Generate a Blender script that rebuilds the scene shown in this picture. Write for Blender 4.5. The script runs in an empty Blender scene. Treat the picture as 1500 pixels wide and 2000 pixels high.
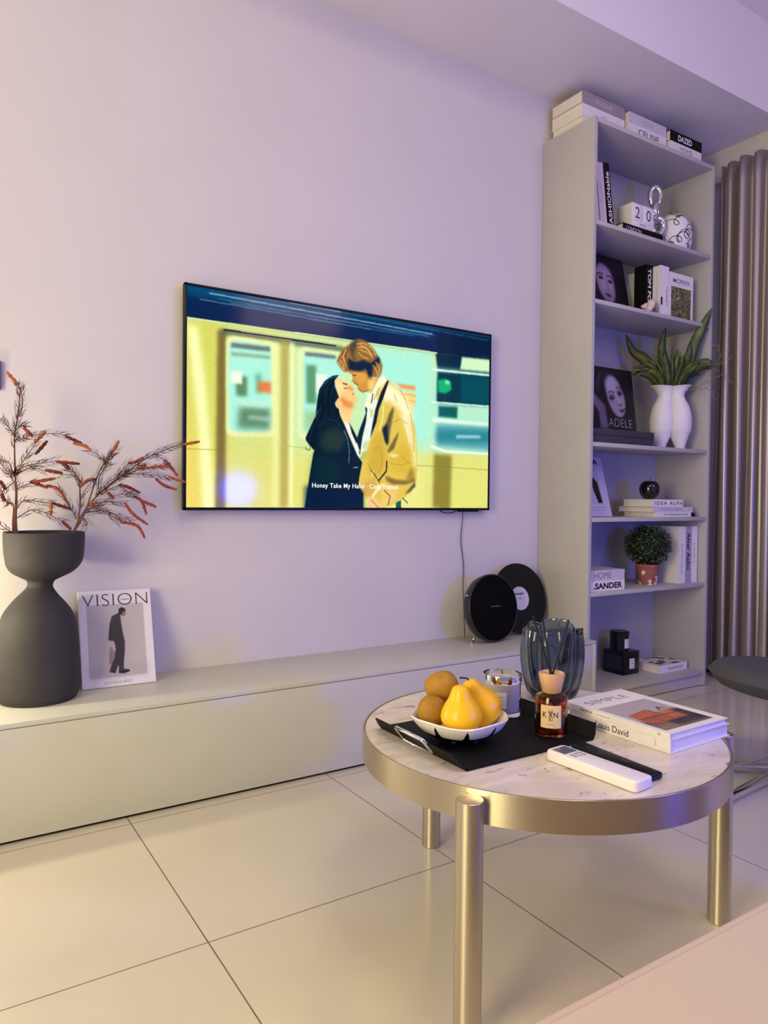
import bpy, bmesh, math, random
import numpy as np
from mathutils import Matrix, Vector
C = bpy.context.scene.collection
PI = math.pi
R = math.radians
scn = bpy.context.scene

# ---------------------------------------------------------------- camera
CAMZ = 0.86
F_PX, YAW, PITCH, ROLL = 1422.507, 0.571244, -0.018537, 0.010441
fv = Vector((math.sin(YAW)*math.cos(PITCH), math.cos(YAW)*math.cos(PITCH), math.sin(PITCH)))
rv = Vector((math.cos(YAW), -math.sin(YAW), 0)); uv = rv.cross(fv)
r2 = math.cos(ROLL)*rv + math.sin(ROLL)*uv
u2 = -math.sin(ROLL)*rv + math.cos(ROLL)*uv
cam = bpy.data.cameras.new('camera'); cam.sensor_fit = 'HORIZONTAL'; cam.sensor_width = 36
cam.lens = F_PX/1500*36; cam.clip_start = 0.02
co = bpy.data.objects.new('camera', cam); C.objects.link(co)
co.matrix_world = Matrix.Translation((0, 0, CAMZ)) @ Matrix((r2, u2, -fv)).transposed().to_4x4()
scn.camera = co

# ---------------------------------------------------------------- view, world, lights
vs = scn.view_settings
vs.view_transform = 'Standard'; vs.look = 'None'; vs.gamma = 1; vs.use_curve_mapping = False
vs.exposure = 0.0
scn.display_settings.display_device = 'sRGB'
w = bpy.data.worlds.new('world'); scn.world = w; w.use_nodes = True
bg = w.node_tree.nodes['Background']
bg.inputs['Color'].default_value = (0.55, 0.57, 0.80, 1); bg.inputs['Strength'].default_value = 0.42

def area(name, loc, target, sx, sy, power, col):
    l = bpy.data.lights.new(name, 'AREA'); l.shape = 'RECTANGLE'; l.size = sx; l.size_y = sy
    l.energy = power; l.color = col
    o = bpy.data.objects.new(name, l); C.objects.link(o); o.location = loc
    o.rotation_euler = (Vector(target)-Vector(loc)).to_track_quat('-Z', 'Y').to_euler()
    return o
def point(name, loc, rad, power, col):
    l = bpy.data.lights.new(name, 'POINT'); l.shadow_soft_size = rad; l.energy = power; l.color = col
    o = bpy.data.objects.new(name, l); C.objects.link(o); o.location = loc; return o
area('warm_left_light', (-2.0, 0.15, 1.35), (0.9, 1.2, 0.9), 1.1, 1.7, 81, (1.0, 0.86, 0.47))  # warm light from the left; its source is out of view and unidentified
area('ceiling_lamp', (0.9, 0.1, 2.95), (1.0, 0.4, 0), 0.7, 0.7, 14.5, (1.0, 0.96, 0.45))
area('violet_fill_light', (2.6, -0.9, 2.6), (1.4, 1.8, 1.2), 0.8, 0.8, 11, (1.0, 0.70, 0.80))  # added purple fill tinting the walls; stands for no known fitting
point('blue_mood_lamp', (2.10, -0.78, 0.92), 0.10, 86, (0.01, 0.04, 1.0))
point('table_lamp_behind_vase', (-0.15, 2.13, 0.62), 0.02, 12.0, (1.0, 0.88, 0.58))
sp = bpy.data.lights.new('floor_patch_fill_spot', 'SPOT'); sp.energy = 7; sp.color = (1.0, 0.90, 0.76); sp.spot_size = R(39); sp.spot_blend = 0.4; sp.shadow_soft_size = 0.02  # added spot brightening the floor patch at lower left; no known fitting there
so = bpy.data.objects.new('floor_patch_fill_spot', sp); C.objects.link(so); so.location = (-0.55, 1.2, 1.6)
so.rotation_euler = (Vector((-0.10, 1.27, 0))-Vector(so.location)).to_track_quat('-Z', 'Y').to_euler()

# ---------------------------------------------------------------- materials
def lin(c):
    return tuple((x/255/12.92 if x/255 <= 0.04045 else ((x/255+0.055)/1.055)**2.4) for x in c)
MATS = {}
def mat(name, rgb=None, rough=0.5, metal=0.0, spec=0.5, emit=None, trans=0.0, ior=1.45, coat=0.0, noise=0.0, nscale=60, bump=0.0, bscale=200, stretch=None, aniso=0.0, brushed=False, attr=False, sheen=0.0, sss=0.0):
    if name in MATS: return MATS[name]
    m = bpy.data.materials.new(name); m.use_nodes = True; MATS[name] = m
    nt = m.node_tree; b = nt.nodes['Principled BSDF']
    if rgb: b.inputs['Base Color'].default_value = (*lin(rgb), 1)
    b.inputs['Roughness'].default_value = rough; b.inputs['Metallic'].default_value = metal
    b.inputs['Specular IOR Level'].default_value = spec
    b.inputs['Transmission Weight'].default_value = trans; b.inputs['IOR'].default_value = ior
    b.inputs['Coat Weight'].default_value = coat; b.inputs['Anisotropic'].default_value = aniso
    b.inputs['Sheen Weight'].default_value = sheen
    if sss: b.inputs['Subsurface Weight'].default_value = sss; b.inputs['Subsurface Radius'].default_value = (0.01, 0.006, 0.003)
    if emit: b.inputs['Emission Color'].default_value = (*lin(emit[0]), 1); b.inputs['Emission Strength'].default_value = emit[1]
    tc = nt.nodes.new('ShaderNodeTexCoord'); src = tc.outputs['Object']
    if stretch:
        mp = nt.nodes.new('ShaderNodeMapping'); mp.inputs['Scale'].default_value = stretch
        nt.links.new(src, mp.inputs['Vector']); src = mp.outputs['Vector']
    if noise and rgb:
        n = nt.nodes.new('ShaderNodeTexNoise'); n.inputs['Scale'].default_value = nscale; n.inputs['Detail'].default_value = 6
        nt.links.new(src, n.inputs['Vector'])
        cr = nt.nodes.new('ShaderNodeValToRGB')
        a = lin([max(0, x*(1-noise)) for x in rgb]); bb = lin([min(255, x*(1+noise)) for x in rgb])
        cr.color_ramp.elements[0].color = (*a, 1); cr.color_ramp.elements[0].position = 0.3
        cr.color_ramp.elements[1].color = (*bb, 1); cr.color_ramp.elements[1].position = 0.7
        nt.links.new(n.outputs['Fac'], cr.inputs['Fac']); nt.links.new(cr.outputs['Color'], b.inputs['Base Color'])
    if bump:
        n = nt.nodes.new('ShaderNodeTexNoise'); n.inputs['Scale'].default_value = bscale; n.inputs['Detail'].default_value = 4
        nt.links.new(src, n.inputs['Vector'])
        bp = nt.nodes.new('ShaderNodeBump'); bp.inputs['Strength'].default_value = bump; bp.inputs['Distance'].default_value = 0.002
        nt.links.new(n.outputs['Fac'], bp.inputs['Height']); nt.links.new(bp.outputs['Normal'], b.inputs['Normal'])
    if brushed:
        tg = nt.nodes.new('ShaderNodeTangent'); tg.direction_type = 'RADIAL'; tg.axis = 'Z'; nt.links.new(tg.outputs[0], b.inputs['Tangent']); b.inputs['Anisotropic Rotation'].default_value = 0.25
    if attr:
        at = nt.nodes.new('ShaderNodeAttribute'); at.attribute_name = 'print'
        if attr == 'screen':
            b.inputs['Base Color'].default_value = (0, 0, 0, 1)
            nt.links.new(at.outputs['Color'], b.inputs['Emission Color']); b.inputs['Emission Strength'].default_value = 1.0
        else:
            nt.links.new(at.outputs['Color'], b.inputs['Base Color'])
    return m

M_wall = mat('wall_paint', (208, 202, 207), 0.75, noise=0.012, nscale=3, bump=0.03, bscale=300)
M_ceil = mat('ceiling_paint', (226, 220, 220), 0.85, noise=0.01, nscale=3)
M_cab = mat('greige_laminate', (199, 197, 187), 0.38, noise=0.01, nscale=8)
M_case = mat('bookcase_laminate', (184, 180, 178), 0.45, noise=0.01, nscale=8)
M_cabedge = mat('laminate_edge', (208, 203, 194), 0.4)
M_dark = mat('shadow_gap_black', (18, 16, 15), 0.7)
M_black = mat('black_plastic', (9, 9, 11), 0.35, spec=0.3, bump=0.02)
M_blackm = mat('matte_black_card', (11, 11, 13), 0.6, spec=0.2, bump=0.05)
M_steel = mat('brushed_steel', (200, 188, 168), 0.30, metal=1, aniso=0.85, brushed=True, bump=0.04, bscale=900, stretch=(1, 1, 0.05))
M_leg = mat('brushed_steel_leg', (200, 190, 172), 0.36, metal=1, aniso=0.6, brushed=True, noise=0.03, nscale=30, bump=0.05, bscale=900, stretch=(1, 1, 0.08))
M_chrome = mat('chrome', (225, 225, 228), 0.06, metal=1)
M_white = mat('white_card', (232, 226, 226), 0.45, noise=0.01)
M_page = mat('paper_pages', (228, 218, 205), 0.85, noise=0.05, nscale=4, stretch=(1, 1, 260))
M_ink = mat('black_ink', (16, 16, 18), 0.6)
M_grey = mat('grey_ink', (128, 122, 126), 0.6)
M_lightgrey = mat('pale_grey_ink', (176, 170, 176), 0.6)
M_greycard = mat('grey_card', (158, 146, 150), 0.5, noise=0.01)
M_palecard = mat('pale_lilac_card', (205, 198, 208), 0.5, noise=0.01)
M_print = mat('printed_sheet', (255, 255, 255), 0.35, attr='print')
M_cer = mat('matte_white_ceramic', (230, 226, 228), 0.5, bump=0.03)

# ---------------------------------------------------------------- mesh helpers
class MB:
    def __init__(s): s.bm = bmesh.new()
    def _add(s, verts, faces, T=None):
        vs_ = [s.bm.verts.new(T @ Vector(v) if T is not None else Vector(v)) for v in verts]
        for f in faces:
            try: s.bm.faces.new([vs_[i] for i in f])
            except ValueError: pass
        return s
    def box(s, x0, x1, y0, y1, z0, z1, bev=0.0, T=None, seg=2):
        b = bmesh.new()
        v = [b.verts.new((x, y, z)) for z in (z0, z1) for y in (y0, y1) for x in (x0, x1)]
        for f in ((0,2,3,1), (4,5,7,6), (0,1,5,4), (2,6,7,3), (0,4,6,2), (1,3,7,5)): b.faces.new([v[i] for i in f])
        if bev: bmesh.ops.bevel(b, geom=b.edges[:], offset=bev, segments=seg, affect='EDGES', profile=0.5)
        s._merge(b, T); return s
    def _merge(s, b, T=None):
        b.verts.ensure_lookup_table(); b.verts.index_update()
        s._add([v.co.copy() for v in b.verts], [[v.index for v in f.verts] for f in b.faces], T); b.free()
    def prism(s, poly, z0, z1, bev=0.0, T=None, seg=2):
        b = bmesh.new(); n = len(poly)
        a = [b.verts.new((x, y, z0)) for x, y in poly]; c = [b.verts.new((x, y, z1)) for x, y in poly]
        b.faces.new(a[::-1]); top = b.faces.new(c)
        for i in range(n): b.faces.new((a[i], a[(i+1) % n], c[(i+1) % n], c[i]))
        if bev:
            es = [e for f in (top, b.faces[0]) for e in f.edges] if False else [e for e in b.edges if abs(e.verts[0].co.z-e.verts[1].co.z) < 1e-7]
            bmesh.ops.bevel(b, geom=es, offset=bev, segments=seg, affect='EDGES', profile=0.5)
        s._merge(b, T); return s
    def lathe(s, prof, seg=48, T=None, rfun=None, close=False):
        verts = []; faces = []; n = len(prof)
        for j in range(seg):
            a = 2*PI*j/seg
            for i, (r, z) in enumerate(prof):
                k = rfun(a, r, z) if rfun else 1.0
                kz = 0.0
                if isinstance(k, tuple): k, kz = k
                verts.append((r*k*math.cos(a), r*k*math.sin(a), z+kz))
        for j in range(seg):
            j2 = (j+1) % seg
            for i in range(n-1 if not close else n):
                i2 = (i+1) % n
                faces.append((j*n+i, j2*n+i, j2*n+i2, j*n+i2))
        b = bmesh.new(); vv = [b.verts.new(v) for v in verts]
        for f in faces:
            try: b.faces.new([vv[i] for i in f])
            except ValueError: pass
        bmesh.ops.remove_doubles(b, verts=b.verts[:], dist=1e-6)
        bmesh.ops.recalc_face_normals(b, faces=b.faces[:])
        s._merge(b, T); return s
    def tube(s, pts, rad, seg=8, T=None, cap=True, closed=False, flat=None):
        pts = [Vector(p) for p in pts]; n = len(pts)
        if not hasattr(rad, '__len__'): rad = [rad]*n
        verts = []; faces = []; up = Vector((0, 0, 1)); prev = None
        for i, p in enumerate(pts):
            if closed: d = pts[(i+1) % n]-pts[i-1]
            else: d = pts[min(i+1, n-1)]-pts[max(i-1, 0)]
            d.normalize()
            if prev is None:
                a = up if abs(d.dot(up)) < 0.95 else Vector((1, 0, 0))
                nx = d.cross(a).normalized()
            else: nx = (prev-d*prev.dot(d)).normalized()
            prev = nx; ny = d.cross(nx)
            for k in range(seg):
                t = 2*PI*k/seg; verts.append(p+(nx*math.cos(t)+ny*math.sin(t)*(flat or 1))*rad[i])
        m = n if closed else n-1
        for i in range(m):
            i2 = (i+1) % n
            for k in range(seg):
                k2 = (k+1) % seg; faces.append((i*seg+k, i*seg+k2, i2*seg+k2, i2*seg+k))
        if cap and not closed:
            faces.append(tuple(range(seg))[::-1]); faces.append(tuple((n-1)*seg+k for k in range(seg)))
        return s._add(verts, faces, T)
    def build(s, name, m, parent=None, base=None, smooth=True, angle=38, recalc=True):
        if recalc: bmesh.ops.recalc_face_normals(s.bm, faces=s.bm.faces[:])
        org = LOC[parent.name] if parent else Vector(base or (0, 0, 0))
        for v in s.bm.verts: v.co -= org
        me = bpy.data.meshes.new(name)
        for f in s.bm.faces: f.smooth = smooth
        s.bm.to_mesh(me); s.bm.free()
        if smooth: me.set_sharp_from_angle(angle=R(angle))
        me.materials.append(m)
        return link(name, me, parent, org)
LOC = {}
def link(name, me, parent, org):
    o = bpy.data.objects.new(name, me); C.objects.link(o)
    if parent: o.parent = parent
    else: o.location = org
    LOC[o.name] = Vector(org)
    return o
def tag(o, label=None, cat=None, group=None, kind=None):
    if label: o['label'] = label
    if cat: o['category'] = cat
    if group: o['group'] = group
    if kind: o['kind'] = kind
    return o
def thing(name, label, cat, base, group=None):
    o = bpy.data.objects.new(name, None); C.objects.link(o); o.location = base; o.empty_display_size = 0.05
    LOC[o.name] = Vector(base)
    return tag(o, label, cat, group)
def struct(o): o['kind'] = 'structure'; return o
def frame(org, ex, ez):
    ex = Vector(ex).normalized(); ez = Vector(ez).normalized(); ey = ez.cross(ex)
    return Matrix.Translation(org) @ Matrix((ex, ey, ez)).transposed().to_4x4()
def smoothpath(pts, n=6):
    pts = [Vector(p) for p in pts]; out = []
    for i in range(len(pts)-1):
        p0 = pts[max(i-1, 0)]; p1 = pts[i]; p2 = pts[i+1]; p3 = pts[min(i+2, len(pts)-1)]
        for k in range(n):
            t = k/n
            out.append(0.5*((2*p1)+(p2-p0)*t+(2*p0-5*p1+4*p2-p3)*t*t+(3*p1-p0-3*p2+p3)*t**3))
    out.append(pts[-1]); return out
def text(name, s, w, h, T, m, parent, bold=0.0, space=1.0, lab=None):
    """lettering fitted to w x h, centred on frame T (x right, y up, z out)"""
    cu = bpy.data.curves.new('t', 'FONT'); cu.body = s; cu.size = 1; cu.offset = bold; cu.space_character = space
    cu.resolution_u = 4; cu.align_x = 'LEFT'
    to = bpy.data.objects.new('t', cu); C.objects.link(to)
    dg = bpy.context.evaluated_depsgraph_get(); dg.update()
    me = bpy.data.meshes.new_from_object(to.evaluated_get(dg))
    bpy.data.objects.remove(to); bpy.data.curves.remove(cu)
    n = len(me.vertices); a = np.empty(n*3); me.vertices.foreach_get('co', a); a = a.reshape(-1, 3)
    lo, hi = a.min(0), a.max(0); c = (lo+hi)/2
    sx = w/max(hi[0]-lo[0], 1e-6); sy = h/max(hi[1]-lo[1], 1e-6)
    org = LOC[parent.name]
    for v in me.vertices:
        q = T @ Vector(((v.co.x-c[0])*sx, (v.co.y-c[1])*sy, 0)); v.co = q-org
    me.name = name; me.materials.clear(); me.materials.append(m)
    o = link(name, me, parent, org)
    if lab: o['label'] = lab
    return o

# ---------------------------------------------------------------- painted sheets: colour stored per vertex of a fine grid
class Paint:
    def __init__(s, nx, ny, base):
        s.nx, s.ny = nx, ny; s.a = np.zeros((ny*2, nx*2, 3)); s.a[:] = np.array(base, float)
        yy, xx = np.mgrid[0:ny*2, 0:nx*2]; s.u = (xx+0.5)/(nx*2); s.v = 1-(yy+0.5)/(ny*2)      # v up
    def _blur(s, m, px):
        if px < 0.5: return m
        k = int(px*2.5)+1; g = np.exp(-0.5*(np.arange(-k, k+1)/px)**2); g /= g.sum()
        m = np.pad(m, k, mode='edge')
        m = np.apply_along_axis(lambda r: np.convolve(r, g, 'valid'), 1, m)
        return np.apply_along_axis(lambda r: np.convolve(r, g, 'valid'), 0, m)
    def mask(s, m, col, soft=0, alpha=1.0):
        m = m.astype(float)
        if soft: m = s._blur(m, soft*s.nx*2)
        m = (m*alpha)[..., None]; s.a = s.a*(1-m)+np.array(col, float)*m
    def poly(s, pts, col, soft=0, alpha=1.0):
        m = np.zeros(s.u.shape, bool); n = len(pts)
        for i in range(n):
            x0, y0 = pts[i]; x1, y1 = pts[(i+1) % n]
            if y0 == y1: continue
            c = ((y0 > s.v) != (y1 > s.v)); xi = (x1-x0)*(s.v-y0)/(y1-y0)+x0
            m ^= c & (s.u < xi)
        s.mask(m, col, soft, alpha)
    def rect(s, x0, x1, y0, y1, col, soft=0, alpha=1.0): s.mask((s.u > x0) & (s.u < x1) & (s.v > y0) & (s.v < y1), col, soft, alpha)
    def ell(s, cx, cy, rx, ry, col, soft=0, alpha=1.0, rot=0):
        c, q = math.cos(rot), math.sin(rot); dx = s.u-cx; dy = s.v-cy
        s.mask(((dx*c+dy*q)/rx)**2+((-dx*q+dy*c)/ry)**2 < 1, col, soft, alpha)
    def line(s, pts, wd, col, soft=0, alpha=1.0, asp=1.0):
        m = np.zeros(s.u.shape, bool)
        for (x0, y0), (x1, y1) in zip(pts[:-1], pts[1:]):
            dx, dy = x1-x0, (y1-y0)*asp; L = dx*dx+dy*dy+1e-12
            t = np.clip(((s.u-x0)*dx+(s.v-y0)*asp*dy)/L, 0, 1)
            m |= (s.u-x0-t*dx)**2+((s.v-y0)*asp-t*dy)**2 < wd*wd
        s.mask(m, col, soft, alpha)
    def noise(s, amp, seed=1, cell=6):
        g = np.random.RandomState(seed); h = s.ny*2//cell+2; w_ = s.nx*2//cell+2
        n = g.rand(h, w_).repeat(cell, 0).repeat(cell, 1)[:s.ny*2, :s.nx*2]; n = s._blur(n, cell*0.6)-0.5
        s.a = s.a+(n*amp)[..., None]
    def sheet(s, name, T, W, H, m, parent, gain=1.0, bend=None):
        a = s.a.reshape(s.ny, 2, s.nx, 2, 3).mean((1, 3)); a = np.clip(a, 0, 255)/255
        a = np.where(a <= 0.04045, a/12.92, ((a+0.055)/1.055)**2.4)*gain
        a = a[::-1].reshape(-1, 3)                              # v up
        nx, ny = s.nx, s.ny
        X, Y = np.meshgrid(np.linspace(0, W, nx), np.linspace(0, H, ny))
        P = np.stack([X.ravel(), Y.ravel(), np.zeros(nx*ny), np.ones(nx*ny)], 1) @ np.array(T).T
        org = LOC[parent.name]; P = P[:, :3]-np.array(org)
        i = (np.arange(ny-1)[:, None]*nx+np.arange(nx-1)[None]).ravel()
        F = np.stack([i, i+1, i+1+nx, i+nx], 1)
        me = bpy.data.meshes.new(name); me.vertices.add(nx*ny); me.vertices.foreach_set('co', P.ravel())
        me.loops.add(F.size); me.loops.foreach_set('vertex_index', F.ravel().astype(np.int32))
        me.polygons.add(len(F)); me.polygons.foreach_set('loop_start', np.arange(0, F.size, 4, dtype=np.int32))
        me.update(calc_edges=True); me.validate()
        at = me.color_attributes.new('print', 'FLOAT_COLOR', 'POINT')
        at.data.foreach_set('color', np.concatenate([a, np.ones((len(a), 1))], 1).astype(np.float32).ravel())
        me.materials.append(m)
        return link(name, me, parent, org)

# ---------------------------------------------------------------- book: local x from spine to fore-edge, y height, z thickness
def book(label, T, w_, h_, t_, cover=None, pages=None, group=None, name='book', cat='book'):
    cover = cover or M_white; pages = pages or M_page
    b0 = T @ Vector((w_/2, h_/2, 0))
    r = thing(name, label, cat, b0, group); c = min(0.0022, t_*0.14)
    m = MB()
    m.prism([(0, 0), (w_, 0), (w_, h_), (0, h_)], 0, c, T=T)
    m.prism([(0, 0), (w_, 0), (w_, h_), (0, h_)], t_-c, t_, T=T)
    m.box(0, c, 0, h_, c, t_-c, T=T)
    m.build('cover', cover, r)
    p = MB(); p.box(c, w_-0.004, 0.003, h_-0.003, c, t_-c, T=T); p.build('pages', pages, r)
    return r
def spine_text(r, T, s, h_, t_, m, frac=0.5, pos=0.5, th=0.5, bold=0.0, up=True, space=1.0):
    """title on the spine; up: reads with letters turned a quarter (upright book), towards +y or -y"""
    ex = T.to_3x3() @ Vector((0, 1 if up else -1, 0)); ez = T.to_3x3() @ Vector((-1, 0, 0))
    o = T @ Vector((-0.0004, h_*pos, t_/2))
    text('spine_title', s, h_*frac, t_*th, frame(o, ex, ez), m, r, bold, space)
def cover_text(r, T, s, cx, cy, wd, ht, t_, m, bold=0.0, space=1.0, name='cover_title'):
    ex = T.to_3x3() @ Vector((1, 0, 0)); ez = T.to_3x3() @ Vector((0, 0, 1))
    text(name, s, wd, ht, frame(T @ Vector((cx, cy, t_+0.0006)), ex, ez), m, r, bold, space)

# ================================================================ the room
WY = 2.324          # wall behind the television
XR = 3.375          # wall on the right
CZ = 2.61
def slab(name, x0, x1, y0, y1, z0, z1, m):
    b = MB(); b.box(x0, x1, y0, y1, z0, z1); return struct(b.build(name, m, smooth=False))
slab('wall_back', -2.2, XR+0.12, WY, WY+0.12, -0.05, 3.1, M_wall)
M_wallr = M_wall
slab('wall_right', XR, XR+0.12, -1.6, WY, -0.05, 3.1, M_wall)
slab('ceiling', -2.2, XR, 1.857, WY, CZ, CZ+0.4, M_ceil)
slab('ceiling_tray', -2.2, XR, -2.4, 1.857, 3.01, 3.13, M_ceil)
# floor: large polished porcelain tiles
fm = mat('porcelain_tile', (205, 197, 182), 0.16, spec=0.5)
nt = fm.node_tree; bs = nt.nodes['Principled BSDF']; L_ = nt.links.new
def N(t, **k):
    n = nt.nodes.new(t)
    for a, v in k.items(): setattr(n, a, v)
    return n
geo_ = N('ShaderNodeNewGeometry'); sep = N('ShaderNodeSeparateXYZ'); L_(geo_.outputs['Position'], sep.inputs[0])
def groove(out, off):
    a = N('ShaderNodeMath', operation='SUBTRACT'); L_(out, a.inputs[0]); a.inputs[1].default_value = off-0.3
    b = N('ShaderNodeMath', operation='FLOORED_MODULO'); L_(a.outputs[0], b.inputs[0]); b.inputs[1].default_value = 0.6
    c = N('ShaderNodeMath', operation='SUBTRACT'); L_(b.outputs[0], c.inputs[0]); c.inputs[1].default_value = 0.3
    d = N('ShaderNodeMath', operation='ABSOLUTE'); L_(c.outputs[0], d.inputs[0])
    e = N('ShaderNodeMath', operation='LESS_THAN'); L_(d.outputs[0], e.inputs[0]); e.inputs[1].default_value = 0.0013
    return e.outputs[0]
gx = groove(sep.outputs[0], 0.4735); gy = groove(sep.outputs[1], 1.348)
mx = N('ShaderNodeMath', operation='MAXIMUM'); L_(gx, mx.inputs[0]); L_(gy, mx.inputs[1])
nz = N('ShaderNodeTexNoise'); nz.inputs['Scale'].default_value = 2.2; nz.inputs['Detail'].default_value = 5; L_(geo_.outputs['Position'], nz.inputs['Vector'])
cr = N('ShaderNodeValToRGB'); cr.color_ramp.elements[0].position = 0.35; cr.color_ramp.elements[1].position = 0.65
cr.color_ramp.elements[0].color = (*lin((201, 193, 178)), 1); cr.color_ramp.elements[1].color = (*lin((209, 201, 187)), 1)
L_(nz.outputs['Fac'], cr.inputs['Fac'])
mixc = N('ShaderNodeMix', data_type='RGBA'); L_(mx.outputs[0], mixc.inputs['Factor']); L_(cr.outputs['Color'], mixc.inputs['A']); mixc.inputs['B'].default_value = (*lin((112, 92, 70)), 1)
L_(mixc.outputs['Result'], bs.inputs['Base Color'])
mr = N('ShaderNodeMapRange'); L_(mx.outputs[0], mr.inputs['Value']); mr.inputs['To Min'].default_value = 0.16; mr.inputs['To Max'].default_value = 0.8; L_(mr.outputs[0], bs.inputs['Roughness'])
slab('floor', -2.2, XR, -2.4, WY, -0.06, 0.0, fm)

# small plate on the wall cut by the left edge of the view
b = MB(); b.box(0.115, 0.2032, WY-0.012, WY, 1.155, 1.236, 0.003)
r = b.build('wall_plate', mat('slate_lilac_plastic', (96, 84, 100), 0.5), base=(0.16, WY, 1.155))
tag(r, 'small dark grey plate mounted on the wall above the dried branches', 'wall plate')

# ---------------------------------------------------------------- low console
CX0, CX1, CY = -1.4, 2.291, 1.981
r = thing('media_console', 'long low greige console running along the wall under the television', 'console', ((CX0+CX1)/2, (CY+WY)/2, 0))
b = MB(); b.box(CX0, CX1, CY, WY-0.001, 0.287, 0.300, 0.0015); b.build('top_panel', M_cabedge if False else M_cab, r)
b = MB(); b.box(CX0+0.005, CX1-0.02, CY+0.02, WY-0.001, 0.008, 0.287); b.build('carcass', M_cab, r)
b = MB(); b.box(CX1-0.0195, CX1, CY, WY-0.001, 0.004, 0.287, 0.001); b.build('side_panel', M_cab, r)
for x0, x1 in ((-1.4, CX1-0.022),):
    b = MB(); b.box(x0, x1, CY+0.001, CY+0.0195, 0.009, 0.285, 0.001); b.build('drawer_front', M_cab, r)
b = MB(); b.box(CX0+0.03, CX1-0.03, CY+0.012, WY-0.02, 0.0, 0.008); b.build('plinth', M_dark, r)

# ---------------------------------------------------------------- bookcase
BF = 2.037; BX0, BX1 = 2.2975, 3.109; TH = 0.0185
SH = [1.998, 1.680, 1.100, 0.790, 0.483, 0.072]
r = thing('bookcase', 'tall open greige bookcase against the wall beside the curtain', 'bookcase', ((BX0+BX1)/2, 2.18, 0))
for x0 in (BX0, BX1-TH):
    b = MB(); b.box(x0, x0+TH, BF, WY-0.002, 0.004, 2.41, 0.0008); b.build('side_panel', M_case, r)
b = MB(); b.box(BX0+TH, BX1-TH, BF+0.0005, WY-0.002, 2.391, 2.4095, 0.0006); b.build('top_panel', M_case, r)
b = MB(); b.box(BX0+TH, BX1-TH, WY-0.008, WY-0.002, 0.06, 2.391); b.build('back_panel', M_case, r)
for z in SH:
    b = MB(); b.box(BX0+TH, BX1-TH, BF+0.0015, WY-0.008, z-0.017, z, 0.0006); b.build('shelf', M_case, r)
b = MB(); b.box(BX0+TH, BX1-TH, BF+0.012, BF+0.028, 0.004, 0.055); b.build('plinth', M_case, r)

# ---------------------------------------------------------------- television
TX0, TX1, TZ0, TZ1, TY = 0.713, 1.983, 0.816, 1.536, 2.287
r = thing('television', 'large wall mounted flat screen television showing a couple beside a train', 'television', ((TX0+TX1)/2, WY, TZ0))
b = MB(); b.box(TX0, TX1, TY+0.001, TY+0.020, TZ0, TZ1, 0.003); b.box(TX0+0.2, TX1-0.2, TY+0.02, WY-0.001, TZ0+0.15, TZ1-0.15); b.build('housing', M_black, r)
b = MB()
for a in ((TX0, TX1, TZ0, TZ0+0.0095), (TX0, TX1, TZ1-0.0085, TZ1), (TX0, TX0+0.0085, TZ0, TZ1), (TX1-0.0085, TX1, TZ0, TZ1)):
    b.box(a[0], a[1], TY-0.0025, TY+0.0012, a[2], a[3], 0.0006)
b.build('bezel', mat('dark_metal_bezel', (20, 22, 30), 0.3, metal=0.6), r)
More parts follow.
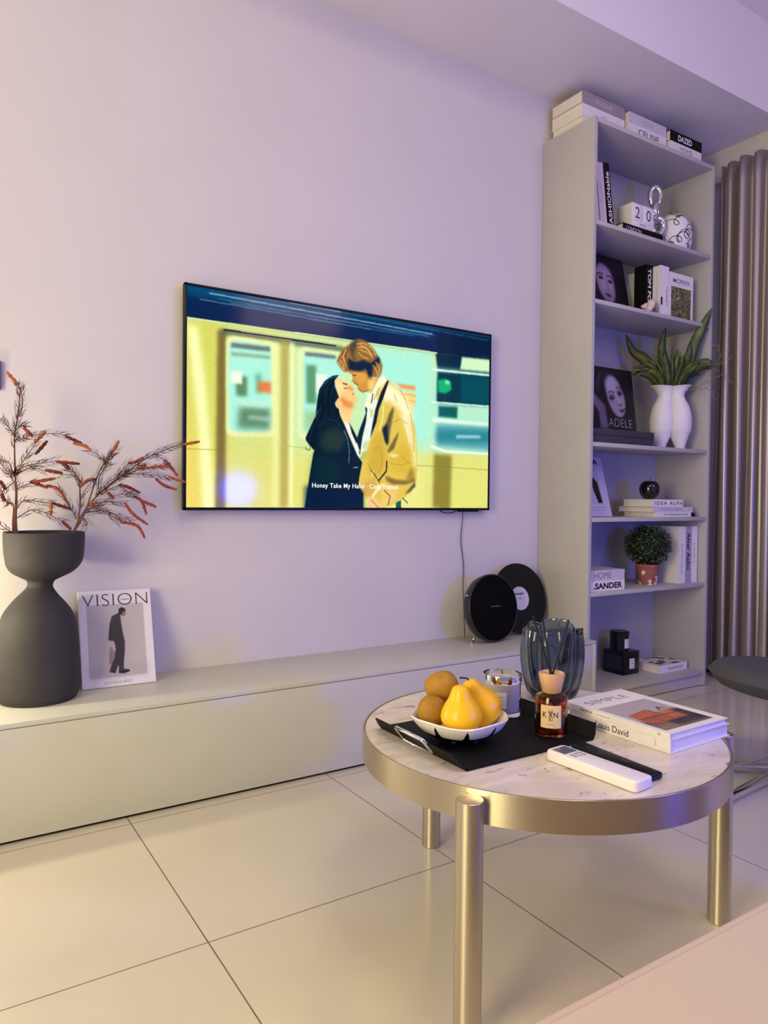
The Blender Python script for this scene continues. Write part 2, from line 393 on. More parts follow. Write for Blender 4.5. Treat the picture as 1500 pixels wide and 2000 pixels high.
tvd = """p|-0.0105,0.867,1.0163,0.9024,1.0256,-0.0475,-0.0078,-0.0199|206,214,140|0|1
p|-0.0105,0.867,0.1042,0.8966,0.1076,-0.0201,-0.0078,-0.0199|205,205,110|0.03|1
p|0.2789,0.8353,0.7846,0.8546,0.7893,0.284,0.2818,0.2481|198,226,176|0.04|1
p|0.5303,0.8589,0.7761,0.8649,0.7722,0.307,0.5492,0.267|170,232,216|0.03|0.9
p|-0.0087,0.2571,1.0226,0.2619,1.0253,-0.0217,-0.0078,-0.0199|222,212,120|0.05|0.75
p|0.335,0.2518,0.7724,0.2828,0.7749,-0.0212,0.3365,-0.0205|226,226,150|0.05|0.7
p|0.0008,0.8305,0.029,0.8177,0.0529,0.5231,0.075,0.0003,0.046,0.0002,0.0304,0.3801|250,250,200|0.012|0.85
p|0.0019,0.4757,0.013,0.5169,0.0374,-0.0099,-0.0023,-0.0099|235,205,110|0.01|0.5
p|0.0809,0.8151,0.1045,0.8207,0.1052,0.0004,0.078,0.0003|118,100,58|0.006|0.9
p|0.0838,0.8258,0.4573,0.8205,0.4575,0.7926,0.0987,0.794|92,96,84|0.006|0.8
p|0.107,0.7959,0.2531,0.7977,0.254,0.3365,0.1122,0.3434|222,226,160|0.006|0.8
p|0.1047,0.7598,0.1057,0.771,0.1086,0.7816,0.1132,0.7905,0.119,0.7969,0.1255,0.8001,0.2211,0.7985,0.228,0.7982,0.2342,0.7944,0.2392,0.7873,0.2424,0.7777,0.2436,0.7666,0.2454,0.3834,0.2443,0.3718,0.2412,0.3612,0.2363,0.3525,0.2301,0.3466,0.2232,0.3441,0.1273,0.3347,0.1208,0.3358,0.1149,0.3403,0.1102,0.3478,0.1072,0.3574,0.1062,0.3683|232,232,176|0.004|1
p|0.1107,0.7408,0.1117,0.752,0.1146,0.7626,0.1192,0.7715,0.1251,0.7779,0.1316,0.7811,0.2092,0.7779,0.216,0.7776,0.2222,0.7738,0.2272,0.7667,0.2304,0.7571,0.2315,0.746,0.2331,0.4032,0.2321,0.3917,0.2289,0.381,0.224,0.3723,0.2179,0.3664,0.211,0.3639,0.1332,0.3558,0.1267,0.3569,0.1208,0.3614,0.1161,0.3688,0.1131,0.3785,0.1121,0.3894|176,232,214|0.006|1
p|0.1178,0.7678,0.2276,0.771,0.2277,0.7479,0.1179,0.7454|90,92,92|0.004|0.8
p|0.118,0.725,0.2278,0.729,0.2279,0.7133,0.118,0.7067|120,120,90|0.004|0.5
p|0.1322,0.6174,0.1626,0.6176,0.163,0.5246,0.1326,0.5231|92,128,92|0.006|0.9
p|0.1183,0.6374,0.1491,0.6389,0.1493,0.5813,0.1185,0.5792|232,240,220|0.004|1
p|0.1873,0.6376,0.2029,0.6404,0.2033,0.5464,0.1877,0.544|80,150,110|0.008|0.7
p|0.1937,0.6023,0.2322,0.6035,0.2324,0.5488,0.1939,0.5501|222,118,66|0.006|0.85
p|0.1418,0.4751,0.2289,0.4787,0.2294,0.3764,0.1362,0.3716|92,128,100|0.012|0.9
p|0.1417,0.506,0.2288,0.5082,0.2289,0.4787,0.1418,0.4772|200,232,210|0.006|0.7
p|0.1665,0.4371,0.233,0.437,0.2331,0.4138,0.1665,0.4163|190,210,190|0.006|0.6
p|0.2569,0.8091,0.2856,0.8091,0.2856,0.0011,0.2569,0.001|176,160,92|0.008|0.8
p|0.2856,0.8049,0.2988,0.8056,0.2995,0.0012,0.2856,0.0011|240,244,190|0.006|0.8
p|0.2371,0.7941,0.2564,0.7931,0.2569,0.001,0.2375,0.001|232,236,170|0.008|0.7
p|0.309,0.751,0.3101,0.7628,0.3133,0.774,0.3185,0.7834,0.325,0.7901,0.3322,0.7935,0.4289,0.7911,0.4366,0.7908,0.4436,0.7867,0.4492,0.7792,0.4528,0.7691,0.4541,0.7573,0.4563,0.3894,0.4551,0.3772,0.4516,0.3659,0.4461,0.3567,0.4392,0.3505,0.4315,0.3479,0.3346,0.3388,0.3273,0.3399,0.3207,0.3447,0.3155,0.3526,0.3121,0.3628,0.3109,0.3743|222,232,178|0.004|1
p|0.3258,0.7306,0.3269,0.7425,0.3302,0.7538,0.3353,0.7632,0.3419,0.7699,0.3492,0.7733,0.4255,0.7693,0.4332,0.769,0.4401,0.7648,0.4457,0.7573,0.4493,0.7472,0.4506,0.7354,0.4526,0.4115,0.4514,0.3992,0.4479,0.3879,0.4424,0.3787,0.4355,0.3725,0.4278,0.3698,0.3514,0.3622,0.3441,0.3633,0.3374,0.368,0.3322,0.3759,0.3288,0.3861,0.3275,0.3977|176,232,214|0.006|1
p|0.3323,0.7698,0.429,0.7722,0.4291,0.7534,0.3324,0.7503|90,96,96|0.004|0.8
p|0.336,0.7078,0.3666,0.7082,0.3677,0.5171,0.337,0.5182|92,140,104|0.006|0.9
p|0.3668,0.67,0.4015,0.6708,0.402,0.5771,0.3674,0.5717|226,238,224|0.004|1
p|0.3338,0.4798,0.4521,0.4898,0.4528,0.3779,0.3344,0.3768|150,180,120|0.012|0.7
p|0.7804,0.8597,1.0166,0.8769,1.0176,0.7747,0.7896,0.7646|6,46,66|0.004|1
p|0.8851,0.8567,1.0167,0.8641,1.0174,0.7926,0.8787,0.7848|206,232,190|0.003|1
p|0.7684,0.7727,1.0175,0.7875,1.0222,0.3005,0.7722,0.307|178,226,206|0.01|0.9
p|0.7888,0.7559,1.0176,0.7722,1.0193,0.5931,0.7869,0.5832|8,58,72|0.005|1
p|0.8807,0.7504,1.0177,0.762,1.0193,0.6008,0.8821,0.5942|16,92,104|0.01|0.6
p|0.7909,0.7102,0.8199,0.72,0.8425,0.7067,0.8446,0.664,0.8206,0.6394,0.7932,0.6425|20,168,112|0.004|1
p|0.8199,0.7152,0.8355,0.7117,0.8357,0.6933,0.8201,0.6932|150,230,190|0.004|1
p|0.7955,0.5673,0.8699,0.5726,0.8687,0.508,0.7943,0.5063|20,92,92|0.005|1
p|0.7707,0.4985,1.0203,0.4931,1.0205,0.4726,0.7708,0.4767|232,250,232|0.004|0.9
p|0.7878,0.4665,1.0205,0.4738,1.0218,0.3364,0.7888,0.3449|96,160,166|0.01|0.95
p|0.7881,0.4361,1.0208,0.4482,1.0214,0.3776,0.7886,0.3692|50,128,142|0.012|0.9
p|0.866,0.4135,0.965,0.4208,0.9652,0.4043,0.8662,0.3949|180,220,220|0.004|0.8
l|0.7685,0.7643,1.0176,0.7722|238,252,238|0.002|1|0.004
l|0.77,0.5856,1.0193,0.5931|238,252,238|0.002|1|0.0035
l|0.7677,0.3431,0.8233,0.3171,1.022,0.3159|240,252,232|0.003|1|0.006
p|0.7472,0.2991,1.0222,0.3005,1.0253,-0.0217,0.7497,-0.0212|216,216,130|0.01|0.9
p|0.779,0.3015,0.8495,0.2981,0.8451,-0.0028,0.7764,0.0031|128,116,50|0.008|0.85
l|0.0025,0.266,0.0829,0.2665|150,140,80|0.001|0.7|0.002
l|0.7146,0.2332,1.0229,0.2233|120,120,80|0.001|0.7|0.0018
l|0.2815,0.3016,0.362,0.2921|150,150,90|0.001|0.6|0.0018
p|0.6328,0.6654,0.7064,0.6623,0.7066,0.6385,0.6551,0.6421|228,150,96|0.004|1
p|0.6552,0.6304,0.7067,0.6218,0.7042,0.5285,0.6796,0.5727|236,206,130|0.006|1
l|0.6632,0.6151,0.7068,0.6099|228,160,96|0.002|1|0.003
l|0.6715,0.5833,0.7071,0.5766|228,160,96|0.002|1|0.003
p|-0.0165,1.0414,1.0151,1.0299,1.0166,0.8769,0.7846,0.857,0.0007,0.8581,-0.016,0.8558|8,48,84|0.002|1
p|-0.0165,1.0414,1.0152,1.0172,1.0156,0.9789,0.3997,0.984,-0.0163,0.9535|18,84,118|0.012|0.75
p|-0.0163,0.9438,0.2654,0.9383,0.7841,0.915,0.7846,0.8594,0.0007,0.8581,-0.016,0.8656|6,40,78|0.006|0.8
p|0.7751,0.9855,1.0155,0.9917,1.0166,0.8795,0.7846,0.857|4,34,60|0.01|0.8
l|0.06,0.9792,0.767,0.957|150,190,200|0.0015|0.8|0.0035
l|0.0804,0.9609,0.7587,0.9395|90,130,150|0.0015|0.8|0.002
l|0.0343,0.9451,0.5448,0.9306|140,170,180|0.0015|0.8|0.0018
l|0.1159,0.9505,0.7503,0.946|120,150,180|0.0015|0.8|0.0016
l|0.3996,0.9949,0.9969,0.9722|80,120,160|0.0015|0.8|0.0016
l|0.345,0.9318,0.7011,0.9323|90,120,150|0.0015|0.8|0.0016
l|0.1888,1.0015,0.4419,0.995|190,215,215|0.0015|0.8|0.0018
l|0.5448,0.9306,0.7838,0.9513|40,80,160|0.0015|0.8|0.003
l|0.0018,0.8525,0.1586,0.8541,0.4427,0.8596,0.7846,0.857|206,216,170|0.001|1|0.0045
l|0.0986,0.8223,0.4287,0.8199|18,34,62|0.001|1|0.004
l|0.0018,0.8603,0.7846,0.8642,0.9979,0.8706|6,20,44|0.0008|1|0.002
p|0.5636,0.6678,0.5901,0.6977,0.6106,0.6759,0.6244,0.6619,0.6663,0.6132,0.6877,0.5645,0.7102,0.411,0.7177,0.2808,0.714,0.1494,0.6949,0.086,0.6427,0.028,0.5916,-0.0031,0.535,0.0018,0.5477,0.0623,0.5247,0.0719,0.5096,0.1414,0.5236,0.2419,0.549,0.3693,0.5681,0.4973,0.5479,0.5449,0.5508,0.5954|214,188,92|0.001|1
p|0.5871,0.6516,0.6244,0.6578,0.6663,0.608,0.6878,0.5594,0.7027,0.4624,0.6743,0.4798,0.639,0.5423,0.6011,0.5727,0.5878,0.5505,0.5747,0.4981|246,240,206|0.012|0.95
p|0.6496,0.5077,0.6881,0.5127,0.707,0.3689,0.715,0.2544,0.7047,0.2014,0.693,0.3311|240,232,190|0.008|0.8
p|0.5557,0.3548,0.5821,0.4079,0.5959,0.3484,0.6034,0.2471,0.5904,0.1751,0.5704,0.159,0.5403,0.1928,0.5431,0.2683|198,166,66|0.012|0.85
p|0.5744,0.5486,0.5944,0.5717,0.5915,0.5003,0.5753,0.4224|196,190,80|0.006|0.7
p|0.6236,0.2843,0.6577,0.354,0.6932,0.3051,0.6939,0.2113,0.6591,0.168,0.6173,0.2071,0.6068,0.2473|206,176,66|0.012|0.85
p|0.6259,0.5405,0.6288,0.5255,0.6175,0.427,0.6096,0.3292,0.5923,0.3887,0.5853,0.4235,0.5987,0.4402,0.6118,0.5029|104,96,62|0.004|1
p|0.6054,0.4512,0.6102,0.3497,0.6045,0.3313,0.5959,0.3586,0.5887,0.4137|30,44,56|0.003|1
p|0.6475,0.4123,0.6436,0.3784,0.6303,0.3156,0.6106,0.2925,0.6064,0.3034,0.6231,0.3509|120,104,62|0.003|1
p|0.6006,0.1705,0.6418,0.1517,0.6873,0.1484,0.7049,0.17,0.7087,0.144,0.6734,0.1271,0.6248,0.1254,0.6041,0.1451|120,102,48|0.004|0.9
p|0.6236,0.2894,0.6512,0.2863,0.6306,0.2694,0.61,0.2833|232,222,170|0.004|1
p|0.6904,0.2111,0.701,0.2221,0.7049,0.17,0.6909,0.1485,0.6732,0.153|140,112,44|0.008|0.8
l|0.6051,0.2472,0.6038,0.1961,0.5771,0.144|40,40,44|0.001|1|0.0045
l|0.5502,0.1984,0.5636,0.1738,0.5806,0.134|70,60,40|0.001|1|0.003
l|0.5568,0.1937,0.5506,0.1329,0.5378,0.0671|246,230,180|0.002|0.8|0.003
l|0.5907,0.1242,0.5708,0.0931,0.5577,0.0625|246,236,196|0.003|1|0.006
p|0.5179,0.1217,0.557,0.1634,0.5673,0.1234,0.5511,0.0624,0.5347,0.047,0.5215,0.0668|206,160,84|0.006|0.8
p|0.584,0.1189,0.6179,0.1252,0.6457,0.0951,0.6391,0.0434,0.5983,0.002,0.5714,0.0019,0.5913,0.0428|228,196,120|0.008|1
l|0.5977,0.0939,0.6183,0.0637,0.6118,0.0174|96,76,44|0.001|1|0.003
p|0.6702,0.075,0.7087,0.144,0.7107,0.1179,0.6878,0.0858|60,60,60|0.003|0.8
l|0.6634,0.0541,0.6811,0.0284|40,50,60|0.001|1|0.003
p|0.6392,0.028,0.6582,0.0437,0.6586,-0.0029,0.6394,-0.003|30,90,90|0.001|1
p|0.5377,0.5934,0.564,0.6025,0.5746,0.5234,0.5651,0.4465,0.5393,0.3433,0.5236,0.2419,0.5104,0.271,0.5195,0.3665,0.5319,0.4677,0.525,0.5267|226,236,224|0.002|1
p|0.5447,0.5194,0.5563,0.5159,0.5549,0.4755,0.545,0.4793|206,196,120|0.003|0.8
p|0.5294,0.3524,0.5393,0.3483,0.533,0.3027,0.5199,0.3116|190,200,150|0.004|0.8
p|0.52,0.2916,0.5396,0.3032,0.5236,0.2419,0.5105,0.2511|170,170,80|0.004|0.8
p|0.6038,0.6767,0.6093,0.6726,0.5909,0.5813,0.5762,0.5236,0.5667,0.4467,0.5554,0.4001,0.5464,0.364,0.5526,0.43,0.5629,0.5168,0.5823,0.6104|18,34,48|0.0012|1
p|0.5276,0.527,0.5355,0.5181,0.5314,0.4476,0.5195,0.3665,0.512,0.2761,0.5045,0.2904,0.4986,0.3446,0.5096,0.4053,0.5206,0.4513,0.5301,0.4924|18,42,54|0.0012|1
p|0.5311,0.5974,0.5508,0.5954,0.5702,0.679,0.5918,0.703,0.6038,0.6747,0.5738,0.6292,0.556,0.5561,0.5546,0.5307,0.5315,0.5326,0.525,0.5267,0.5378,0.5734|240,234,206|0.002|1
l|0.5541,0.596,0.5495,0.5501|40,40,40|0.001|1|0.003
l|0.5738,0.6292,0.5576,0.5663|160,150,110|0.001|1|0.002
p|0.4725,0.6965,0.4883,0.7141,0.54,0.7338,0.5536,0.6762,0.5735,0.6796,0.5539,0.626,0.5491,0.6052,0.5343,0.6104,0.5164,0.5976,0.5057,0.6133,0.501,0.6314,0.4914,0.6367,0.4894,0.6453,0.4811,0.6478,0.4854,0.6668,0.4834,0.6837,0.4741,0.6894|198,146,74|0.0015|1
p|0.4948,0.7005,0.5271,0.7164,0.5307,0.6622,0.5081,0.6385,0.4951,0.6561|214,164,88|0.008|0.8
p|0.5372,0.6633,0.5668,0.6785,0.5556,0.6263,0.5475,0.605,0.5375,0.6234|244,214,140|0.006|0.8
l|0.4887,0.6476,0.4984,0.6369,0.5033,0.6347|90,50,30|0.001|1|0.002
l|0.4853,0.6791,0.4949,0.6833|110,70,40|0.001|1|0.003
l|0.5018,0.6176,0.518,0.6004,0.5376,0.6109|120,80,40|0.0015|0.8|0.0025
p|0.4874,0.8618,0.5066,0.8735,0.5293,0.8662,0.5525,0.8363,0.5727,0.7953,0.5864,0.7526,0.5833,0.7116,0.5735,0.6821,0.5552,0.6865,0.5437,0.6744,0.532,0.7023,0.5109,0.7035,0.4884,0.7068,0.4725,0.6965,0.4567,0.6936,0.4441,0.7108,0.4314,0.7424,0.439,0.7731,0.456,0.8156,0.4748,0.8393|146,108,62|0.003|1
p|0.4689,0.7645,0.4945,0.7499,0.5202,0.7673,0.5465,0.755,0.5727,0.7953,0.5796,0.7715,0.5532,0.7312,0.5518,0.6959,0.5404,0.6764,0.5303,0.722,0.5076,0.7054,0.4852,0.7047,0.4708,0.7109,0.4691,0.74|22,42,62|0.004|1
p|0.4748,0.8344,0.4874,0.8568,0.5066,0.8661,0.494,0.8238,0.4879,0.7831,0.5009,0.756,0.4848,0.7677,0.475,0.805|70,72,66|0.005|0.9
l|0.4971,0.8442,0.5196,0.8541,0.5459,0.8349,0.5627,0.7983|222,178,108|0.0012|0.85|0.0028
l|0.5004,0.8301,0.5263,0.8307,0.5528,0.7963|222,178,108|0.0012|0.85|0.0028
l|0.5069,0.8167,0.5363,0.8079,0.5529,0.7863|222,178,108|0.0012|0.85|0.0028
l|0.4437,0.774,0.4563,0.762,0.4629,0.7192|222,178,108|0.0012|0.85|0.0028
l|0.4438,0.7497,0.4534,0.7272,0.4567,0.7034|222,178,108|0.0012|0.85|0.0028
l|0.4623,0.8072,0.4531,0.776,0.4564,0.7473|222,178,108|0.0012|0.85|0.0028
l|0.5531,0.7463,0.5666,0.7187,0.5701,0.6891|222,178,108|0.0012|0.85|0.0028
l|0.5629,0.7632,0.5765,0.7356,0.5734,0.6997|222,178,108|0.0012|0.85|0.0028
l|0.51,0.8421,0.5361,0.8278,0.5495,0.8006|222,178,108|0.0012|0.85|0.0028
l|0.4377,0.7388,0.4472,0.7162,0.4567,0.7034|222,178,108|0.0012|0.85|0.0028
l|0.5038,0.8012,0.5201,0.7797,0.5365,0.778|222,178,108|0.0012|0.85|0.0028
l|0.4561,0.801,0.4438,0.7643|70,52,40|0.001|0.8|0.002
l|0.4686,0.8183,0.4594,0.7675,0.466,0.7296|70,52,40|0.001|0.8|0.002
l|0.546,0.8199,0.5628,0.7833|70,52,40|0.001|0.8|0.002
l|0.5328,0.842,0.5527,0.8113|70,52,40|0.001|0.8|0.002
p|0.4258,0.6515,0.4397,0.6637,0.457,0.6471,0.4697,0.637,0.4786,0.6277,0.4909,0.6119,0.4852,0.6012,0.4939,0.5917,0.4904,0.5832,0.5014,0.574,0.506,0.5588,0.4983,0.5468,0.4878,0.5364,0.4864,0.5066,0.4809,0.4713,0.4757,0.4362,0.4743,0.3966,0.4456,0.4523,0.4416,0.5006,0.4281,0.5231,0.4355,0.5777|238,200,140|0.0012|1
p|0.4449,0.5694,0.4639,0.5527,0.4894,0.5366,0.4864,0.5115,0.4578,0.5175,0.4451,0.5304|206,130,66|0.008|0.85
p|0.4697,0.6321,0.4909,0.6119,0.4858,0.6013,0.4731,0.6032|222,140,80|0.004|0.8
p|0.4289,0.6448,0.4444,0.6474,0.4572,0.6105,0.4449,0.5694,0.4355,0.5777|250,222,170|0.008|0.8
l|0.4539,0.6344,0.4666,0.6316|50,34,34|0.001|1|0.003
l|0.4572,0.6105,0.4698,0.6125|90,50,40|0.001|1|0.002
l|0.4859,0.583,0.4891,0.5909|120,60,40|0.001|1|0.0022
p|0.4454,0.4816,0.4707,0.47,0.4743,0.4064,0.4583,0.4391|246,212,150|0.005|0.8
p|0.4396,0.6749,0.4258,0.6443,0.4275,0.6154,0.4355,0.5826,0.4403,0.5638,0.428,0.5328,0.4312,0.5138,0.4416,0.5006,0.4455,0.4669,0.4551,0.4338,0.4272,0.4111,0.3966,0.3691,0.3668,0.2846,0.3578,0.2934,0.3487,0.3094,0.3367,0.3345,0.3361,0.3487,0.3483,0.3928,0.3659,0.457,0.3714,0.5392,0.3772,0.5928,0.3951,0.639,0.4195,0.6674|10,30,46|0.001|1
l|0.3891,0.6187,0.4073,0.6507,0.4319,0.6647|70,110,130|0.002|0.7|0.0025
l|0.3803,0.5693,0.3862,0.6086,0.4043,0.6357|60,90,110|0.002|0.6|0.002
l|0.3659,0.4522,0.3747,0.4869|140,190,190|0.0015|0.6|0.002
l|0.3369,0.306,0.3384,0.2895,0.3488,0.2855,0.3488,0.3022|20,30,40|0.0004|1|0.0014
p|0.428,0.528,0.4419,0.5446,0.4529,0.5364,0.4499,0.5164,0.4328,0.514|240,196,150|0.0015|1
l|0.4437,0.5058,0.4429,0.4861|230,220,180|0.001|1|0.002
p|0.4582,0.444,0.4741,0.4311,0.4903,0.3933,0.5103,0.2959,0.5057,0.2557,0.4908,0.3092,0.4713,0.3766|240,232,226|0.0015|1
p|0.4741,0.4409,0.4903,0.3983,0.5017,0.3647,0.5004,0.3298,0.484,0.3828|10,28,44|0.001|1
p|0.3961,0.4608,0.4268,0.4792,0.4455,0.4669,0.4583,0.4293,0.4745,0.372,0.504,0.2705,0.5204,0.2367,0.5111,0.1614,0.5081,0.1214,0.5247,0.0769,0.5252,-0.0033,0.3341,-0.0038,0.3467,0.1349,0.3594,0.2648,0.3666,0.3133,0.3751,0.4245|10,36,50|0.001|1
p|0.3845,0.3582,0.4087,0.3994,0.4334,0.4069,0.4586,0.3851,0.4652,0.3366,0.4466,0.286,0.4032,0.2826,0.3818,0.3098|46,62,58|0.012|0.9
p|0.367,0.2558,0.428,0.2601,0.4598,0.1886,0.4289,0.1186,0.3557,0.1161|20,50,58|0.02|0.7
l|0.4585,0.3949,0.4715,0.347,0.4766,0.2883,0.4747,0.2314|120,150,160|0.001|0.8|0.0022
l|0.4023,0.447,0.4332,0.441,0.4458,0.4132|50,90,100|0.002|0.6|0.002
l|0.4915,0.2091,0.5043,0.2099|150,170,180|0.001|1|0.002
p|0.3335,0.1106,0.5213,0.0918,0.5285,-0.0033,0.3326,-0.0038|4,36,66|0.01|0.7
p|0.5367,-0.0032,0.5413,0.0471,0.5511,0.0624,0.5678,0.0475,0.5882,0.0071,0.5882,-0.0031|236,196,140|0.002|1
l|0.5512,0.0422,0.5781,0.0019|150,90,60|0.001|1|0.002
l|0.4043,0.6406,0.3953,0.6101,0.3909,0.5709|40,78,98|0.0008|0.6|0.0016
l|0.4165,0.6523,0.4044,0.6116,0.3986,0.5624,0.3958,0.5234|40,78,98|0.0008|0.6|0.0016
l|0.4259,0.6248,0.4169,0.5749,0.4141,0.526|40,78,98|0.0008|0.6|0.0016
l|0.4324,0.5773,0.4265,0.5278,0.4205,0.4881|40,78,98|0.0008|0.6|0.0016
l|0.3836,0.5217,0.3808,0.4733,0.3661,0.4139|40,78,98|0.0008|0.6|0.0016
l|0.402,0.4953,0.3961,0.4559,0.3782,0.4057|40,78,98|0.0008|0.6|0.0016
l|0.3601,0.4133,0.3514,0.3645,0.3486,0.3261|40,78,98|0.0008|0.6|0.0016
l|0.6486,0.6413,0.67,0.5827,0.6809,0.5325|160,132,60|0.001|0.7|0.0022
l|0.6282,0.6073,0.6388,0.5679|160,132,60|0.001|0.7|0.0022
l|0.6881,0.5127,0.6995,0.4099,0.7039,0.3059|160,132,60|0.001|0.7|0.0022
l|0.6583,0.2765,0.6866,0.2421|160,132,60|0.001|0.7|0.0022
l|0.5826,0.3219,0.5899,0.2462,0.5769,0.1846|160,132,60|0.001|0.7|0.0022
l|0.54,0.233,0.5502,0.1933|160,132,60|0.001|0.7|0.0022
l|0.6143,0.6358,0.635,0.6084|250,244,200|0.0015|0.8|0.003
l|0.5912,0.5408,0.5884,0.4695,0.5787,0.4076|250,244,200|0.0015|0.8|0.003
l|0.6709,0.4587,0.6857,0.3565|250,244,200|0.0015|0.8|0.003
l|0.6224,0.4531,0.6498,0.4769,0.678,0.4544|150,124,56|0.001|0.6|0.0018
l|0.6171,0.2378,0.6586,0.23,0.6901,0.2527|150,124,56|0.001|0.6|0.0018
l|0.5561,0.2944,0.5759,0.3264|150,124,56|0.001|0.6|0.0018"""
Pn = Paint(500, 280, (206, 214, 140))
for ln in tvd.strip().split('\n'):
    q = ln.split('|'); v = [float(x) for x in q[1].split(',')]; pts = list(zip(v[0::2], v[1::2]))
    col = [float(x) for x in q[2].split(',')]; sf = float(q[3])*0.7; al = float(q[4])
    if q[0] == 'p': Pn.poly(pts, col, sf, al)
    else: Pn.line(pts, float(q[5])*0.55, col, sf*0.7, al, asp=0.56)
g_ = Pn.a.mean(-1, keepdims=True); Pn.a = g_+(Pn.a-g_)*1.12; Pn.a = 128+(Pn.a-126)*1.12
Pn.noise(12, 4, 3)
sm = mat('lit_screen', (0, 0, 0), 0.10, attr='screen', spec=0.2)
sc = Pn.sheet('screen', frame((TX0+0.0085, TY, TZ0+0.0095), (1, 0, 0), (0, -1, 0)), TX1-TX0-0.017, TZ1-TZ0-0.018, sm, r, gain=1.0)
M_caption = mat('screen_caption', (0, 0, 0), 0.3, emit=((245, 250, 250), 1.1))
sw = TX1-TX0-0.017; shh = TZ1-TZ0-0.018
def scr(u, v): return (TX0+0.0085+u*sw, TY-0.0006, TZ0+0.0095+v*shh)
text('caption', 'Honey Take My Hand · Cody Francis', 0.290*sw, 0.031*shh, frame(scr(0.502, 0.1085), (1, 0, 0), (0, -1, 0)), M_caption, r, 0.012, 1.05)
b = MB(); b.tube(smoothpath([(1.74, TY+0.012, TZ0-0.001), (1.76, TY+0.010, TZ0-0.010), (1.80, TY+0.010, TZ0-0.010), (1.82, TY+0.012, TZ0)], 5), 0.002, 6); b.build('loose_lead', M_black, r)
b = MB(); b.box(1.83, 1.93, TY+0.002, TY+0.018, TZ0-0.006, TZ0+0.001, 0.001); b.build('sensor_bar', M_black, r)
b = MB(); b.tube(smoothpath([(1.868, WY-0.012, TZ0+0.02), (1.866, WY-0.010, 0.77), (1.862, WY-0.006, 0.70), (1.872, WY-0.006, 0.63), (1.878, WY-0.006, 0.58), (1.873, WY-0.010, 0.52), (1.872, WY-0.02, 0.40), (1.87, WY-0.03, 0.303)], 6), 0.0016, 6)
tag(b.build('power_cord', mat('brown_cord', (52, 38, 40), 0.6), base=(1.87, WY, 0.30)), 'thin dark cord hanging from the television down behind the round speaker', 'cord')

# ---------------------------------------------------------------- curtain and its rail
def curtain():
    n = 560; y0, y1 = 2.125, 0.35; verts = []; faces = []; rows = 26; zt_ = 2.485
    P_ = 0.068
    rnd = random.Random(5); ph = [rnd.uniform(-0.5, 0.5) for _ in range(60)]
    for j in range(rows):
        t = j/(rows-1); z = zt_-t*(zt_-0.012)
        for i in range(n):
            s_ = i/(n-1); y = y0+(y1-y0)*s_; k = (y0-y)/P_; c = int(k) % 60
            amp = 0.036*(0.8+0.25*math.sin(c*1.7))*(0.75+0.35*t)
            wv = math.sin(2*PI*k+0.35*math.sin(t*5+ph[c]*4)*t)
            wv = math.copysign(abs(wv)**0.75, wv)
            x = 3.295+amp*wv+0.004*math.sin(k*2.3+t*6)
            verts.append((x, y+0.010*math.sin(4*PI*k)*t, z+(0.006*math.cos(2*PI*k) if j == 0 else 0)))
    for j in range(rows-1):
        for i in range(n-1): faces.append((j*n+i, j*n+i+1, (j+1)*n+i+1, (j+1)*n+i))
    r = thing('curtain', 'grey taupe satin curtain in vertical folds at the right edge', 'curtain', (3.295, 1.3, 0))
    b = MB(); b._add(verts, faces)
    m = mat('taupe_satin', (168, 156, 160), 0.38, metal=0.55, noise=0.03, nscale=40, stretch=(1, 1, 0.05))
    o = b.build('drape', m, r, angle=180, recalc=False)
    md = o.modifiers.new('s', 'SOLIDIFY'); md.thickness = 0.003
    for k in range(24):
        y = y0-0.03-k*0.072; b = MB()
        b.tube([(3.337, y, 2.405), (3.337, y, 2.434)], 0.003, 6); b.build('hook', M_dark, r)
    return r
curtain()
r = thing('curtain_rail', 'pale curtain rail on the right wall above the satin curtain', 'curtain rail', (3.33, 1.3, 2.5))
b = MB(); b.box(3.340, 3.352, 0.3, 2.20, 2.435, 2.460, 0.002); b.build('track', mat('rail_white', (214, 208, 200), 0.4), r)
for y in (2.17, 1.2, 0.4):
    b = MB(); b.box(3.3525, XR, y-0.012, y+0.012, 2.440, 2.455); b.build('bracket', mat('rail_white'), r)
b = MB(); b.box(3.112, XR, WY-0.012, WY, 0.0, 0.09, 0.001); struct(b.build('baseboard_back', M_dark))
b = MB(); b.box(XR-0.012, XR, -1.6, WY-0.012, 0.0, 0.012, 0.001); struct(b.build('baseboard_right', M_dark))

# ---------------------------------------------------------------- coffee table
TC = Vector((1.064, 1.066, 0)); TR = 0.357; TT = 0.396
r = thing('coffee_table', 'round coffee table with marble top in a brushed metal ring on thick legs', 'table', TC)
T = Matrix.Translation(TC)
mm = mat('pale_marble', (222, 208, 200), 0.2, spec=0.5)
nt = mm.node_tree; bs = nt.nodes['Principled BSDF']; L_ = nt.links.new
tcn = N('ShaderNodeTexCoord'); mp = N('ShaderNodeMapping'); mp.inputs['Rotation'].default_value = (0, 0, R(-28)); mp.inputs['Scale'].default_value = (1, 2.6, 1)
L_(tcn.outputs['Object'], mp.inputs['Vector'])
n1 = N('ShaderNodeTexNoise'); n1.inputs['Scale'].default_value = 5; n1.inputs['Detail'].default_value = 9; n1.inputs['Roughness'].default_value = 0.62; n1.inputs['Distortion'].default_value = 0.8
L_(mp.outputs[0], n1.inputs['Vector'])
c1 = N('ShaderNodeValToRGB'); e = c1.color_ramp.elements
e[0].position = 0.30; e[0].color = (*lin((196, 184, 176)), 1); e[1].position = 0.62; e[1].color = (*lin((226, 213, 206)), 1)
L_(n1.outputs['Fac'], c1.inputs['Fac'])
